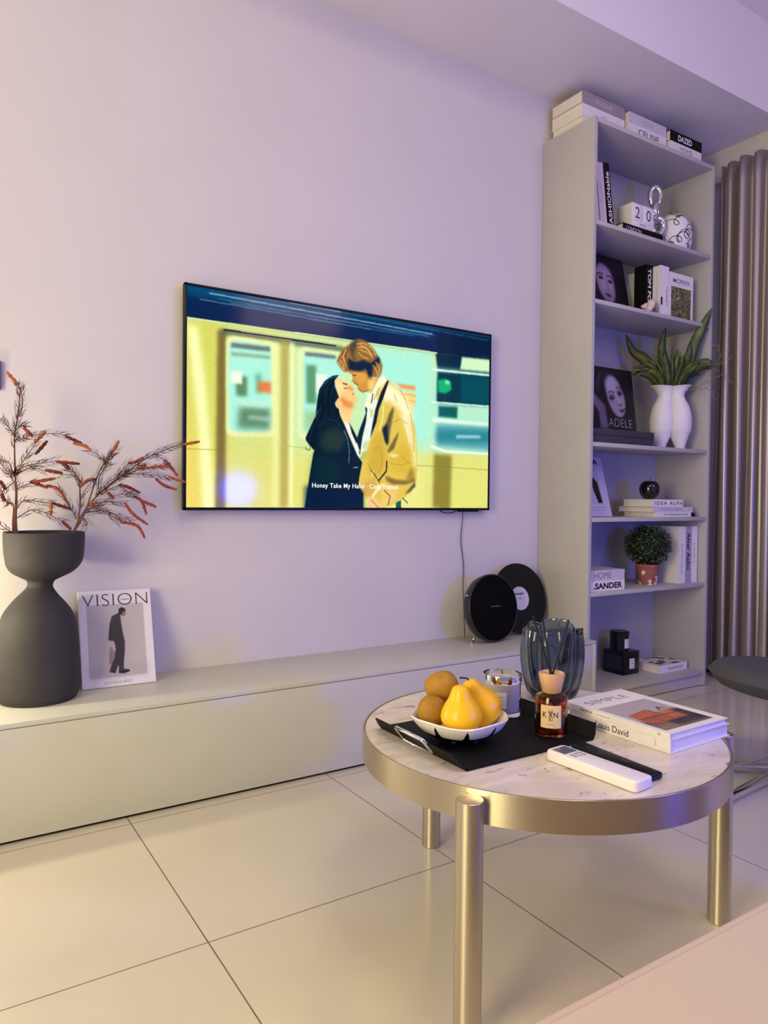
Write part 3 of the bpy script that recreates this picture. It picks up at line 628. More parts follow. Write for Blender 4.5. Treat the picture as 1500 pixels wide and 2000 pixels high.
n2 = N('ShaderNodeTexNoise'); n2.inputs['Scale'].default_value = 13; n2.inputs['Detail'].default_value = 7; n2.inputs['Distortion'].default_value = 1.6; L_(mp.outputs[0], n2.inputs['Vector'])
c2 = N('ShaderNodeValToRGB'); e = c2.color_ramp.elements; e[0].position = 0.615; e[0].color = (0, 0, 0, 1); e[1].position = 0.70; e[1].color = (1, 1, 1, 1)
L_(n2.outputs['Fac'], c2.inputs['Fac'])
mxx = N('ShaderNodeMix', data_type='RGBA'); L_(c2.outputs['Color'], mxx.inputs['Factor']); L_(c1.outputs['Color'], mxx.inputs['A']); mxx.inputs['B'].default_value = (*lin((140, 128, 126)), 1)
L_(mxx.outputs['Result'], bs.inputs['Base Color'])
b = MB(); b.lathe([(0, TT-0.018), (TR-0.0045, TT-0.018), (TR-0.0045, TT-0.001), (TR-0.0055, TT), (0, TT)], 128, T); b.build('marble_top', mm, r, angle=30)
b = MB(); b.lathe([(TR-0.004, TT-0.053), (TR, TT-0.053), (TR, TT+0.0005), (TR-0.0005, TT+0.001), (TR-0.0035, TT+0.001), (TR-0.004, TT+0.0005)], 160, T, close=True); b.build('ring', M_steel, r, angle=30)
b = MB()
for a in (29, 149, 269):
    d = Vector((math.cos(R(a+60)), math.sin(R(a+60)), 0)); p0 = TC+d*(TR-0.02); 
    b.tube([p0+Vector((0, 0, TT-0.035)), TC-d*(0.0)+Vector((0, 0, TT-0.035))], 0.006, 8)
b.build('under_frame', M_leg, r)
LR = 0.0225
for a in (88, -31.5, -151):
    d = Vector((math.cos(R(a)), math.sin(R(a)), 0)); p0 = TC+d*(TR+LR-0.002)
    b = MB(); b.lathe([(0, 0), (LR-0.0015, 0), (LR, 0.0015), (LR, TT-0.0095), (LR-0.001, TT-0.0085), (0, TT-0.0085)], 40, Matrix.Translation(p0))
    b.build('leg', M_leg, r, angle=30)

# ---------------------------------------------------------------- tray with folded ends
r = thing('serving_tray', 'black ribbed tray with upturned ends and chrome handle on the marble table', 'tray', (0.94, 1.09, TT))
m = mat('black_ribbed_leather', (8, 8, 10), 0.55, spec=0.2, bump=0.1)
wv = m.node_tree; nt = wv; L_ = nt.links.new
w2 = N('ShaderNodeTexWave'); w2.inputs['Scale'].default_value = 62; w2.bands_direction = 'Y'; tcn = N('ShaderNodeTexCoord'); L_(tcn.outputs['Object'], w2.inputs['Vector'])
bp = N('ShaderNodeBump'); bp.inputs['Strength'].default_value = 0.6; bp.inputs['Distance'].default_value = 0.0015; L_(w2.outputs['Fac'], bp.inputs['Height']); L_(bp.outputs['Normal'], nt.nodes['Principled BSDF'].inputs['Normal'])
X0, X1, Y0, Y1 = 0.792, 1.100, 0.957, 1.232
b = MB(); zz = TT+0.0008; t_ = 0.003
b.box(X0, X1, Y0, Y1, zz, zz+t_, 0.0006); b.build('base', m, r)
def flap(xa, dx, name):
    b = MB(); T = Matrix.Identity(4); h = 0.027
    y0, y1 = Y0+0.001, Y1-0.001; cy = 0.012
    prof = [(y0, 0), (y0+0.001, h*0.35), (y0+cy, h), (y1-cy, h), (y1-0.001, h*0.35), (y1, 0)]
    vs1 = [(xa+dx*z/h, y, zz+z) for y, z in prof]; s_ = 1 if dx > 0 else -1
    vs2 = [(x+0.0026*s_, y, z-0.0008) for x, y, z in vs1]
    n = len(prof); b._add(vs1+vs2, [tuple(range(n)), tuple(range(n, 2*n))[::-1]]+[(i, (i+1) % n, n+(i+1) % n, n+i) for i in range(n)])
    return b.build(name, m, r)
flap(X0, -0.022, 'end_flap'); flap(X1, 0.022, 'end_flap')
for xa, s_ in ((X0, -1), (X1, 1)):
    b = MB(); ya, yb = 1.045, 1.135
    pts = [(xa+s_*0.006, ya, zz+0.008), (xa+s_*0.012, ya, zz+0.030), (xa+s_*0.006, ya+0.002, zz+0.036), (xa-s_*0.010, ya+0.004, zz+0.030),
           ]
    loop = [(xa+s_*0.010, ya, zz+0.006), (xa+s_*0.034, ya, zz+0.034), (xa+s_*0.034, yb, zz+0.034), (xa+s_*0.010, yb, zz+0.006)]
    lp = []
    for i in range(4):
        p_, q_, n_ = Vector(loop[i-1]), Vector(loop[i]), Vector(loop[(i+1) % 4])
        a_ = q_+(p_-q_).normalized()*0.006; c_ = q_+(n_-q_).normalized()*0.006
        lp += [a_, (a_+c_)/2*0.5+q_*0.5, c_]
    b.tube(lp, 0.0034, 8, closed=True, flat=0.45); b.build('handle', M_chrome, r, angle=60)

# ---------------------------------------------------------------- fruit bowl
BC = Vector((0.885, 1.098, 0)); ZB = TT+0.0045
r = thing('fruit_bowl', 'wavy white bowl with black lower petals holding yellow fruit', 'bowl', (BC.x, BC.y, ZB))
T = Matrix.Translation((BC.x, BC.y, ZB)) @ Matrix.Rotation(R(20), 4, 'Z')
def rf(a, rr_, z):
    k = (abs(math.cos(2*a)))**1.0; t = min(1, max(0, z/0.04)); return (1+0.05*(0.5-k)*t+0.012*math.cos(5*a)*t, 0.0015*math.cos(4*a+1)*t)
outer = [(0, 0.001), (0.036, 0.0), (0.040, 0.002), (0.055, 0.006), (0.071, 0.015), (0.083, 0.026), (0.0900, 0.0365), (0.0925, 0.0425)]
inner = [(0.0905, 0.0445), (0.0880, 0.0420), (0.080, 0.029), (0.066, 0.0165), (0.045, 0.0085), (0, 0.006)]
b = MB(); b.lathe(outer+inner, 96, T, rfun=rf); b.build('body', mat('glazed_white', (236, 230, 230), 0.22, coat=0.3), r, angle=60)
mblk = mat('black_glaze', (14, 13, 16), 0.25)
def surf(a, t, off=0.0006):
    """point on the outer wall at angle a, t=0 foot .. 1 rim"""
    i = t*(len(outer)-2)+1; k = min(int(i), len(outer)-2); f_ = i-k
    rr_ = outer[k][0]*(1-f_)+outer[k+1][0]*f_; z = outer[k][1]*(1-f_)+outer[k+1][1]*f_
    g, gz = rf(a, rr_, z); return T @ Vector(((rr_+off)*g*math.cos(a), (rr_+off)*g*math.sin(a), z+gz-off*0.5))
b = MB()
na = 180; nt_ = 10; vv = []; ff = []
for i in range(na):
    a = 2*PI*i/na; ph = (i % 20)/20; top = 0.56+0.36*max(0, 1-abs(ph-0.5)*9)
    for j in range(nt_+1): vv.append(surf(a, 0.02+(top-0.02)*j/nt_, 0.0008))
for i in range(na):
    for j in range(nt_): ff.append((i*(nt_+1)+j, ((i+1) % na)*(nt_+1)+j, ((i+1) % na)*(nt_+1)+j+1, i*(nt_+1)+j+1))
b._add(vv, ff); b.build('petal_glaze', mblk, r, recalc=True)
b = MB()
for i in range(9):
    a0 = 2*PI*(i*20+0.5)/na
    pts = [surf(a0+0.07*math.cos(q), 0.40+0.055*math.sin(q), 0.0018) for q in [k*PI/6 for k in range(12)]]
    cc = surf(a0, 0.40, 0.0022); b._add([cc]+pts, [(0, k+1, (k+1) % 12+1) for k in range(12)])
b.build('glaze_dot', mat('glazed_white'), r).__setitem__('kind', 'stuff')

def fruit(name, label, cat, prof, T, m, stem=None, lean=(0, 0)):
    r = thing(name, label, cat, T @ Vector((0, 0, 0)), 'fruit in the white bowl')
    b = MB(); n = prof[-1][1]
    def rfn(a, rr_, z): return 1+0.025*math.cos(2*a+z*30)+0.015*math.cos(3*a+1)
    pr = [(p.x, p.z) for p in smoothpath([(x, 0, z) for x, z in prof], 5)]
    pr = [(max(0, x), z) for x, z in pr]; pr[0] = (0, pr[0][1]); pr[-1] = (0, pr[-1][1])
    bm0 = MB(); bm0.lathe(pr, 48, None, rfun=rfn)
    for v in bm0.bm.verts:
        t = v.co.z/max(n, 1e-6); v.co.x += lean[0]*t*t; v.co.y += lean[1]*t*t
    for v in bm0.bm.verts: v.co = T @ v.co
    bm0.build('flesh', m, r, angle=180)
    if stem:
        b = MB(); b.tube([T @ Vector(p) for p in smoothpath(stem, 5)], [0.0016]*(len(smoothpath(stem, 5))-2)+[0.002, 0.0024], 8); b.build('stem', mat('dark_fruit_stem', (44, 28, 20), 0.7), r)
    return r
def fruitmat(name, c, c2, sc, rough=0.42):
    m = mat(name, c, rough, sss=0.08, noise=0.06, nscale=sc, bump=0.10, bscale=500); nt = m.node_tree
    return m
def pearmat(name, base, blush, axis):
    m = mat(name, base, 0.34, sss=0.06, bump=0.05, bscale=400); nt = m.node_tree; bs = nt.nodes['Principled BSDF']
    tc = nt.nodes.new('ShaderNodeTexCoord'); n = nt.nodes.new('ShaderNodeTexNoise'); n.inputs['Scale'].default_value = 24; n.inputs['Detail'].default_value = 4
    sp_ = nt.nodes.new('ShaderNodeVectorMath'); sp_.operation = 'DOT_PRODUCT'; sp_.inputs[1].default_value = axis
    nt.links.new(tc.outputs['Object'], sp_.inputs[0]); nt.links.new(tc.outputs['Object'], n.inputs['Vector'])
    ad = nt.nodes.new('ShaderNodeMath'); ad.operation = 'MULTIPLY_ADD'; nt.links.new(n.outputs['Fac'], ad.inputs[0]); ad.inputs[1].default_value = 0.5; nt.links.new(sp_.outputs['Value'], ad.inputs[2])
    cr = nt.nodes.new('ShaderNodeValToRGB'); cr.color_ramp.elements[0].position = 0.35; cr.color_ramp.elements[0].color = (*lin(base), 1)
    cr.color_ramp.elements[1].position = 0.95; cr.color_ramp.elements[1].color = (*lin(blush), 1)
    nt.links.new(ad.outputs[0], cr.inputs['Fac']); nt.links.new(cr.outputs['Color'], bs.inputs['Base Color']); return m
pear = [(0, 0.001), (0.014, 0.0), (0.029, 0.008), (0.0385, 0.026), (0.0368, 0.042), (0.0300, 0.056), (0.0228, 0.068), (0.0185, 0.079), (0.0140, 0.0885), (0.006, 0.0925), (0, 0.093)]
fruit('pear', 'upright golden yellow pear at the front of the white bowl', 'pear', [(x*0.98, z*0.96) for x, z in pear], Matrix.Translation((0.868, 1.071, ZB+0.0195)) @ Matrix.Rotation(R(-3), 4, 'Y'), pearmat('yellow_pear_skin', (246, 192, 24), (226, 112, 24), (-9, -2, -9)))
Tp = Matrix.Translation((0.946, 1.084, ZB+0.024)) @ Matrix.Rotation(R(28), 4, Vector((-0.35, -0.93, 0)))
fruit('pear', 'yellow pear with dark stem leaning left at the right of the white bowl', 'pear', pear, Tp, pearmat('amber_pear_skin', (244, 184, 26), (214, 130, 50), (9, -3, -8)),
      stem=[(0, 0, 0.089), (0.002, 0.001, 0.096), (-0.006, 0.001, 0.103), (-0.012, 0.001, 0.107)])
egg = [(0, 0), (0.012, 0.0005), (0.022, 0.007), (0.027, 0.020), (0.0275, 0.034), (0.023, 0.049), (0.012, 0.058), (0, 0.060)]
mk = fruitmat('russet_fruit_skin', (168, 122, 34), (130, 92, 24), 60, 0.6)
mk2 = fruitmat('olive_russet_skin', (160, 114, 30), (130, 92, 24), 60, 0.6)
fruit('russet_fruit', 'oval brownish fruit resting on top of the others in the bowl', 'fruit', [(x*1.08, z*1.12) for x, z in egg], Matrix.Translation((0.858, 1.172, ZB+0.072)) @ Matrix.Rotation(R(68), 4, Vector((0.55, 0.83, 0))), mk)
fruit('russet_fruit', 'rounded brownish fruit low at the left inside the white bowl', 'fruit', egg, Matrix.Translation((0.842, 1.135, ZB+0.018)) @ Matrix.Rotation(R(8), 4, 'X'), mk2)

# ---------------------------------------------------------------- candle in a glass
r = thing('candle_jar', 'clear glass candle with silver rim and cream label beside the fruit', 'candle', (1.058, 1.170, ZB-0.0005))
T = Matrix.Translation((1.058, 1.170, ZB-0.0005)); m_glass = mat('clear_glass', (250, 250, 252), 0.02, trans=1.0, ior=1.45)
b = MB(); b.lathe([(0, 0), (0.0375, 0), (0.0395, 0.002), (0.0395, 0.087), (0.0385, 0.088), (0.0372, 0.087), (0.0372, 0.012), (0.035, 0.010), (0, 0.010)], 64, T); b.build('glass', m_glass, r, angle=40)
b = MB(); b.lathe([(0, 0.0115), (0.0364, 0.0115), (0.0368, 0.069), (0, 0.0685)], 64, T); b.build('wax', mat('ivory_wax', (238, 230, 216), 0.5, sss=0.2), r, angle=40)
b = MB(); b.lathe([(0.0402, 0.073), (0.0418, 0.073), (0.0418, 0.087), (0.0412, 0.0885), (0.0402, 0.0885)], 64, T, close=True); b.build('silver_rim', M_chrome, r, angle=40)
b = MB(); b.tube([T @ Vector(p) for p in ((0, 0, 0.068), (0.001, 0, 0.078))], 0.0012, 6); b.build('wick', M_ink, r)
def wrap(T, rad, a0, a1, z0, z1, n=14):
    b = MB(); v = []
    for i in range(n+1):
        a = a0+(a1-a0)*i/n
        for z in (z0, z1): v.append(T @ Vector((rad*math.cos(a), rad*math.sin(a), z)))
    b._add(v, [(2*i, 2*i+2, 2*i+3, 2*i+1) for i in range(n)]); return b
M_label = mat('cream_label', (232, 222, 194), 0.6)
wrap(T, 0.0399, R(-165), R(-118), 0.022, 0.056).build('label', M_label, r, recalc=False)
wrap(T, 0.0402, R(-146), R(-135), 0.030, 0.036, 3).build('label_mark', M_ink, r, recalc=False)
wrap(T, 0.0402, R(-154), R(-128), 0.046, 0.0475, 5).build('label_line', M_lightgrey, r, recalc=False)

# ---------------------------------------------------------------- reed diffuser
DC = (1.052, 1.020, ZB-0.0005); T = Matrix.Translation(DC)
r = thing('reed_diffuser', 'amber glass reed diffuser with wooden collar and three black reeds', 'diffuser', DC)
b = MB(); b.lathe([(0, 0), (0.027, 0), (0.0305, 0.003), (0.0315, 0.010), (0.0315, 0.072), (0.0295, 0.078), (0.022, 0.0815), (0.015, 0.083), (0.015, 0.086),
    (0.0132, 0.086), (0.0132, 0.080), (0.020, 0.0785), (0.0272, 0.0755), (0.029, 0.071), (0.029, 0.012), (0.027, 0.006), (0, 0.005)], 64, T)
b.build('bottle', mat('amber_glass', (226, 150, 84), 0.03, trans=1.0, ior=1.45), r, angle=40)
b = MB(); b.lathe([(0, 0.0052), (0.027, 0.0062), (0.0288, 0.012), (0.0288, 0.044), (0, 0.044)], 48, T); b.build('oil', mat('red_amber_oil', (176, 52, 22), 0.0, trans=1.0, ior=1.36), r, angle=40)
b = MB(); b.lathe([(0.006, 0.083), (0.0165, 0.083), (0.0185, 0.085), (0.0255, 0.117), (0.0250, 0.121), (0.0225, 0.122), (0.0205, 0.1195), (0.012, 0.119), (0.006, 0.119)], 48, T, close=True)
b.build('wooden_collar', mat('pale_wood', (214, 168, 128), 0.55, noise=0.10, nscale=40, stretch=(1, 1, 0.2)), r, angle=40)
wrap(T, 0.0319, R(-174), R(-100), 0.020, 0.064).build('label', mat('buff_label', (226, 196, 150), 0.6), r, recalc=False)
def wraptext(s, cen, z, wd, ht, rad, T, par, m, bold=0.0, name='label_text'):
    o = text(name, s, wd, ht, Matrix.Identity(4), m, par, bold)
    org = LOC[par.name]
    for v in o.data.vertices:
        q = v.co+org; a = cen+q.x/rad; v.co = (T @ Vector((rad*math.cos(a), rad*math.sin(a), z+q.y)))-org
cA = R(-137)
wraptext('K', cA-0.37, 0.046, 0.0085, 0.011, 0.0322, T, r, M_ink, 0.01); wraptext('H', cA-0.02, 0.0515, 0.0068, 0.009, 0.0322, T, r, M_ink, 0.01)
wraptext('A', cA-0.02, 0.0455, 0.0075, 0.009, 0.03225, T, r, M_ink, 0.01); wraptext('N', cA+0.29, 0.046, 0.0085, 0.010, 0.0322, T, r, M_ink, 0.01)
wraptext('ID', cA+0.0, 0.0375, 0.0075, 0.006, 0.0322, T, r, M_ink, 0.01); wraptext('— — —', cA, 0.0275, 0.014, 0.0012, 0.0322, T, r, M_grey)
for (x0, y0, x1, y1, z1) in ((0.000, 0.004, -0.032, 0.022, 0.232), (-0.003, -0.002, -0.017, 0.010, 0.226), (0.003, 0.0, 0.028, -0.016, 0.225)):
    b = MB(); b.tube([T @ Vector(((-x1*0.4), -y1*0.4, 0.012)), T @ Vector((x0, y0, 0.12)), T @ Vector((x1, y1, z1))], 0.0019, 10); b.build('reed', M_ink, r)

# ---------------------------------------------------------------- lobed smoky glass vase
VC = (1.262, 1.222, TT+0.0005); T = Matrix.Translation(VC) @ Matrix.Rotation(R(12), 4, 'Z')
r = thing('glass_vase', 'smoky blue grey glass vase with deep fluted lobes at back of table', 'vase', VC)
nl = 9
def flute(a, rr_, z):
    t = min(1, z/0.03); c = abs(math.cos(nl*a/2)); k = 1-0.15*(1-c**0.7)*t*(1-0.45*max(0, (z-0.09)/0.07))
    zz_ = (0.004*(abs(math.cos(nl*a/2))-0.5)+0.007*math.sin(2*a+0.5)+0.004*math.sin(5*a))*max(0, (z-0.10)/0.06)
    return (k, zz_)
prof = [(0, 0.0), (0.040, 0.0), (0.050, 0.004), (0.062, 0.020), (0.071, 0.055), (0.0755, 0.090), (0.0755, 0.125), (0.072, 0.150), (0.0705, 0.160), (0.071, 0.1645),
        (0.068, 0.166), (0.0655, 0.163), (0.0655, 0.150), (0.0675, 0.125), (0.067, 0.090), (0.062, 0.055), (0.052, 0.026), (0.036, 0.016), (0, 0.015)]
pr = [(max(0, p.x), p.z) for p in smoothpath([(x, 0, z) for x, z in prof], 4)]; pr[0] = (0, 0); pr[-1] = (0, 0.015)
b = MB(); b.lathe(pr, 192, T, rfun=flute)
mg = mat('smoky_glass', (176, 190, 200), 0.03, trans=1.0, ior=1.45); b.build('body', mg, r, angle=180)
nt = mg.node_tree; va = nt.nodes.new('ShaderNodeVolumeAbsorption'); va.inputs['Color'].default_value = (0.36, 0.43, 0.47, 1); va.inputs['Density'].default_value = 40
nt.links.new(va.outputs['Volume'], nt.nodes['Material Output'].inputs['Volume'])

# ---------------------------------------------------------------- books and remotes on the table
zb = TT+0.0005
T = frame((1.163, 0.830, zb), (0.998, 0.03, 0), (0, 0, 1)); hh = 0.262
rb = book('thick white book lying under another on the marble table, black title on spine', T, 0.195, hh, 0.025, M_white, mat('pale_paper', (226, 222, 230), 0.8, noise=0.04, nscale=4, stretch=(1, 1, 260)), name='coffee_table_book')
spine_text(rb, T, 'Louis David', hh, 0.025, M_ink, frac=0.30, pos=0.50, th=0.52, up=False)
spine_text(rb, T, '|', hh, 0.025, M_grey, frac=0.003, pos=0.12, th=0.5, up=False)
T2 = frame((1.160, 0.829, zb+0.0258), (0.999, 0.02, 0), (0, 0, 1)); hh2 = 0.256; w2_ = 0.186
rb = book('white book on top of the table stack with a tan leather sofa on its cover', T2, w2_, hh2, 0.0125, M_white, mat('pale_paper'), name='coffee_table_book')
spine_text(rb, T2, 'SIMPLE', hh2, 0.0125, M_ink, frac=0.12, pos=0.76, th=0.38, up=False); spine_text(rb, T2, 'furniture', hh2, 0.0125, M_grey, frac=0.13, pos=0.60, th=0.3, up=False)
spine_text(rb, T2, 'o', hh2, 0.0125, M_grey, frac=0.02, pos=0.09, th=0.4, up=False)
cover_text(rb, T2, 'SIMPLE', 0.085, 0.213, 0.125, 0.021, 0.0125, M_grey, bold=-0.02, space=1.1)
P_ = Paint(90, 90, (178, 168, 172))
P_.rect(0, 1, 0, 0.34, (96, 72, 62), 0.05, 0.9); P_.rect(0.0, 1, 0, 0.18, (150, 118, 96), 0.05, 0.9); P_.rect(0.35, 1, 0.05, 0.26, (44, 40, 44), 0.04, 0.9)
P_.poly([(0.10, 0.60), (0.52, 0.66), (0.56, 0.50), (0.98, 0.50), (0.98, 0.24), (0.2, 0.22), (0.06, 0.3)], (172, 92, 62), 0.01)
P_.poly([(0.56, 0.52), (0.9, 0.54), (0.96, 0.3), (0.56, 0.3)], (190, 108, 76), 0.02); P_.poly([(0.14, 0.57), (0.50, 0.62), (0.50, 0.46), (0.14, 0.44)], (188, 104, 72), 0.02)
P_.line([(0.12, 0.42), (0.95, 0.40)], 0.008, (96, 44, 30), 0.004); P_.line([(0.54, 0.64), (0.55, 0.24)], 0.008, (96, 44, 30), 0.004); P_.line([(0.30, 0.42), (0.32, 0.24)], 0.006, (110, 52, 36), 0.004)
P_.line([(0.70, 0.56), (0.78, 0.66), (0.84, 0.58)], 0.012, (30, 26, 26), 0.004); P_.rect(0.82, 1, 0.1, 0.5, (34, 32, 36), 0.03, 0.8)
P_.sheet('cover_picture', T2 @ Matrix.Translation((0.012, 0.016, 0.0129)), 0.150, 0.160, M_print, rb)

r = thing('remote_control', 'white air conditioner remote with small grey display lying on the marble', 'remote control', (0.98, 0.83, TT))
dirv = Vector((0.012, -0.187, 0)).normalized(); T = frame((0.975, 0.838, TT+0.0006), dirv.cross(Vector((0, 0, 1)))*-1, (0, 0, 1))
b = MB(); b.prism([(x, y) for x, y in [(s1*(0.024-0.008*(1-math.cos(q))), s2*(0.093)-s2*0.008*(1-math.sin(q))) for s1, s2, qs in ((1, 1, (0, 30, 60, 90)), (-1, 1, (90, 60, 30, 0)), (-1, -1, (0, 30, 60, 90)), (1, -1, (90, 60, 30, 0))) for q in [R(z) for z in qs]]], 0, 0.019, 0.0035, T, seg=3)
b.build('case', mat('white_plastic', (236, 228, 232), 0.35), r, angle=50)
sg = -1 if (T.to_3x3() @ Vector((0, 1, 0))).y > 0 else 1
b = MB(); b.box(-0.017, 0.017, -sg*0.084, -sg*0.055, 0.0188, 0.0194, 0.0, T); b.build('display', mat('lcd_grey', (92, 98, 112), 0.2), r)
for (x, y, a, c) in ((-0.010, 0.046, 0.004, 0.003), (0.002, 0.046, 0.004, 0.003), (0.012, 0.046, 0.004, 0.003), (-0.010, 0.038, 0.004, 0.003), (0.010, 0.036, 0.004, 0.004), (0.0, 0.036, 0.003, 0.002)):
    b = MB(); b.box(x-a, x+a, -sg*y-c, -sg*y+c, 0.0188, 0.0198, 0.0005, T); b.build('button', mat('remote_button_grey', (168, 156, 168), 0.5), r)
r = thing('remote_control', 'slim black television remote tucked behind the white remote', 'remote control', (1.035, 0.85, TT))
T = frame((1.034, 0.850, TT+0.0006), (0.995, -0.03, 0), (0, 0, 1))
b = MB(); b.box(-0.018, 0.018, -0.088, 0.088, 0, 0.012, 0.004, T, seg=3); b.build('case', M_black, r)
b = MB(); b.lathe([(0.007, 0.0118), (0.010, 0.0118), (0.010, 0.0128), (0.007, 0.0128)], 24, T @ Matrix.Translation((0, 0.05, 0)), close=True); b.build('dial', mat('dark_grey_plastic', (44, 44, 48), 0.4), r)
b = MB(); b.box(-0.003, 0.003, -0.03, -0.015, 0.0118, 0.0130, 0.0005, T); b.build('button', mat('dark_grey_plastic'), r)

# ================================================================ on the console
CT = 0.3005
VX, VY = 0.286, 2.192
T = Matrix.Translation((VX, VY, CT))
r = thing('sculptural_vase', 'large matte charcoal hourglass vase on the console at the left edge', 'vase', (VX, VY, CT))
prof = [(0, 0.0), (0.088, 0.0), (0.100, 0.008), (0.1065, 0.022), (0.108, 0.06), (0.1055, 0.12), (0.103, 0.165), (0.098, 0.20), (0.088, 0.235), (0.070, 0.262), (0.050, 0.285), (0.0355, 0.303), (0.0325, 0.314), (0.037, 0.325), (0.055, 0.335), (0.078, 0.348),
        (0.094, 0.368), (0.1005, 0.395), (0.1025, 0.425), (0.1030, 0.452), (0.1015, 0.458), (0.0985, 0.457), (0.0975, 0.450), (0.096, 0.42), (0.093, 0.39), (0.08, 0.365), (0.05, 0.352), (0, 0.348)]
pr = [(max(0, p.x), p.z) for p in smoothpath([(x, 0, z) for x, z in prof], 4)]; pr[0] = (0, 0); pr[-1] = (0, 0.348)
b = MB(); b.lathe(pr, 96)
for v in b.bm.verts:
    t = min(1, max(0, (v.co.z-0.28)/0.1)); v.co.x += 0.012*t-0.004*(1-t); v.co.z += -0.035*0; v.co = T @ v.co
b.build('body', mat('matte_charcoal_ceramic', (52, 50, 52), 0.72, noise=0.04, nscale=30, bump=0.12, bscale=500), r, angle=60)

BR1 = {'stems':[[(0.227,2.19,0.752),(0.227,2.19,0.859),(0.223,2.19,1.006),(0.231,2.19,1.069),(0.238,2.19,1.15)],[(0.223,2.19,0.752),(0.221,2.19,0.83),(0.208,2.19,0.837)],[(0.231,2.19,0.752),(0.229,2.19,0.874),(0.221,2.19,0.922)]],'twigs':[[(0.224,2.19,1.006),(0.241,2.19,1.011),(0.268,2.19,1.02),(0.316,2.19,1.026),(0.349,2.19,1.021)],[(0.227,2.19,1.016),(0.189,2.19,1.059)],[(0.225,2.19,0.911),(0.241,2.19,0.948),(0.254,2.19,0.971),(0.271,2.19,0.999)],[(0.221,2.19,0.922),(0.254,2.19,0.939),(0.288,2.19,0.946),(0.326,2.19,0.953)],[(0.218,2.19,0.903),(0.202,2.19,0.925),(0.185,2.19,0.946)],[(0.228,2.19,0.914),(0.265,2.19,0.934),(0.299,2.19,0.926)],[(0.228,2.19,0.874),(0.245,2.19,0.885),(0.265,2.19,0.891)],[(0.23,2.19,0.797),(0.265,2.19,0.819),(0.299,2.19,0.811),(0.341,2.19,0.788)],[(0.229,2.19,0.822),(0.248,2.19,0.845),(0.288,2.19,0.841),(0.313,2.19,0.837)],[(0.208,2.19,0.83),(0.195,2.19,0.863),(0.182,2.19,0.884)],[(0.22,2.19,0.758),(0.205,2.19,0.767),(0.185,2.19,0.784)],[(0.231,2.19,1.069),(0.241,2.19,1.095),(0.238,2.19,1.136),(0.231,2.19,1.153)],[(0.233,2.19,1.043),(0.248,2.19,1.048),(0.254,2.19,1.045)],[(0.221,2.19,0.911),(0.208,2.19,0.947),(0.179,2.19,0.953)],[(0.225,2.19,0.896),(0.208,2.19,0.881),(0.192,2.19,0.866)]],'cat':[[(0.203,2.19,1.185),(0.231,2.19,1.153)],[(0.302,2.19,1.008),(0.273,2.19,0.97)],[(0.298,2.19,1.034),(0.271,2.19,1.001)],[(0.241,2.19,1.038),(0.263,2.19,1.017)],[(0.328,2.19,0.953),(0.39,2.19,0.949)],[(0.337,2.19,0.95),(0.358,2.19,0.931)],[(0.299,2.19,0.928),(0.344,2.19,0.921)],[(0.263,2.19,0.893),(0.323,2.19,0.906)],[(0.302,2.19,0.886),(0.333,2.19,0.876),(0.355,2.19,0.842)],[(0.316,2.19,0.838),(0.358,2.19,0.824)],[(0.313,2.19,0.839),(0.313,2.19,0.804)],[(0.342,2.19,0.788),(0.365,2.19,0.765)],[(0.189,2.19,0.897),(0.203,2.19,0.874)],[(0.349,2.19,1.024),(0.394,2.19,1.005)],[(0.192,2.19,0.862),(0.198,2.19,0.844)],[(0.263,2.19,0.895),(0.285,2.19,0.888),(0.306,2.19,0.879)]]}
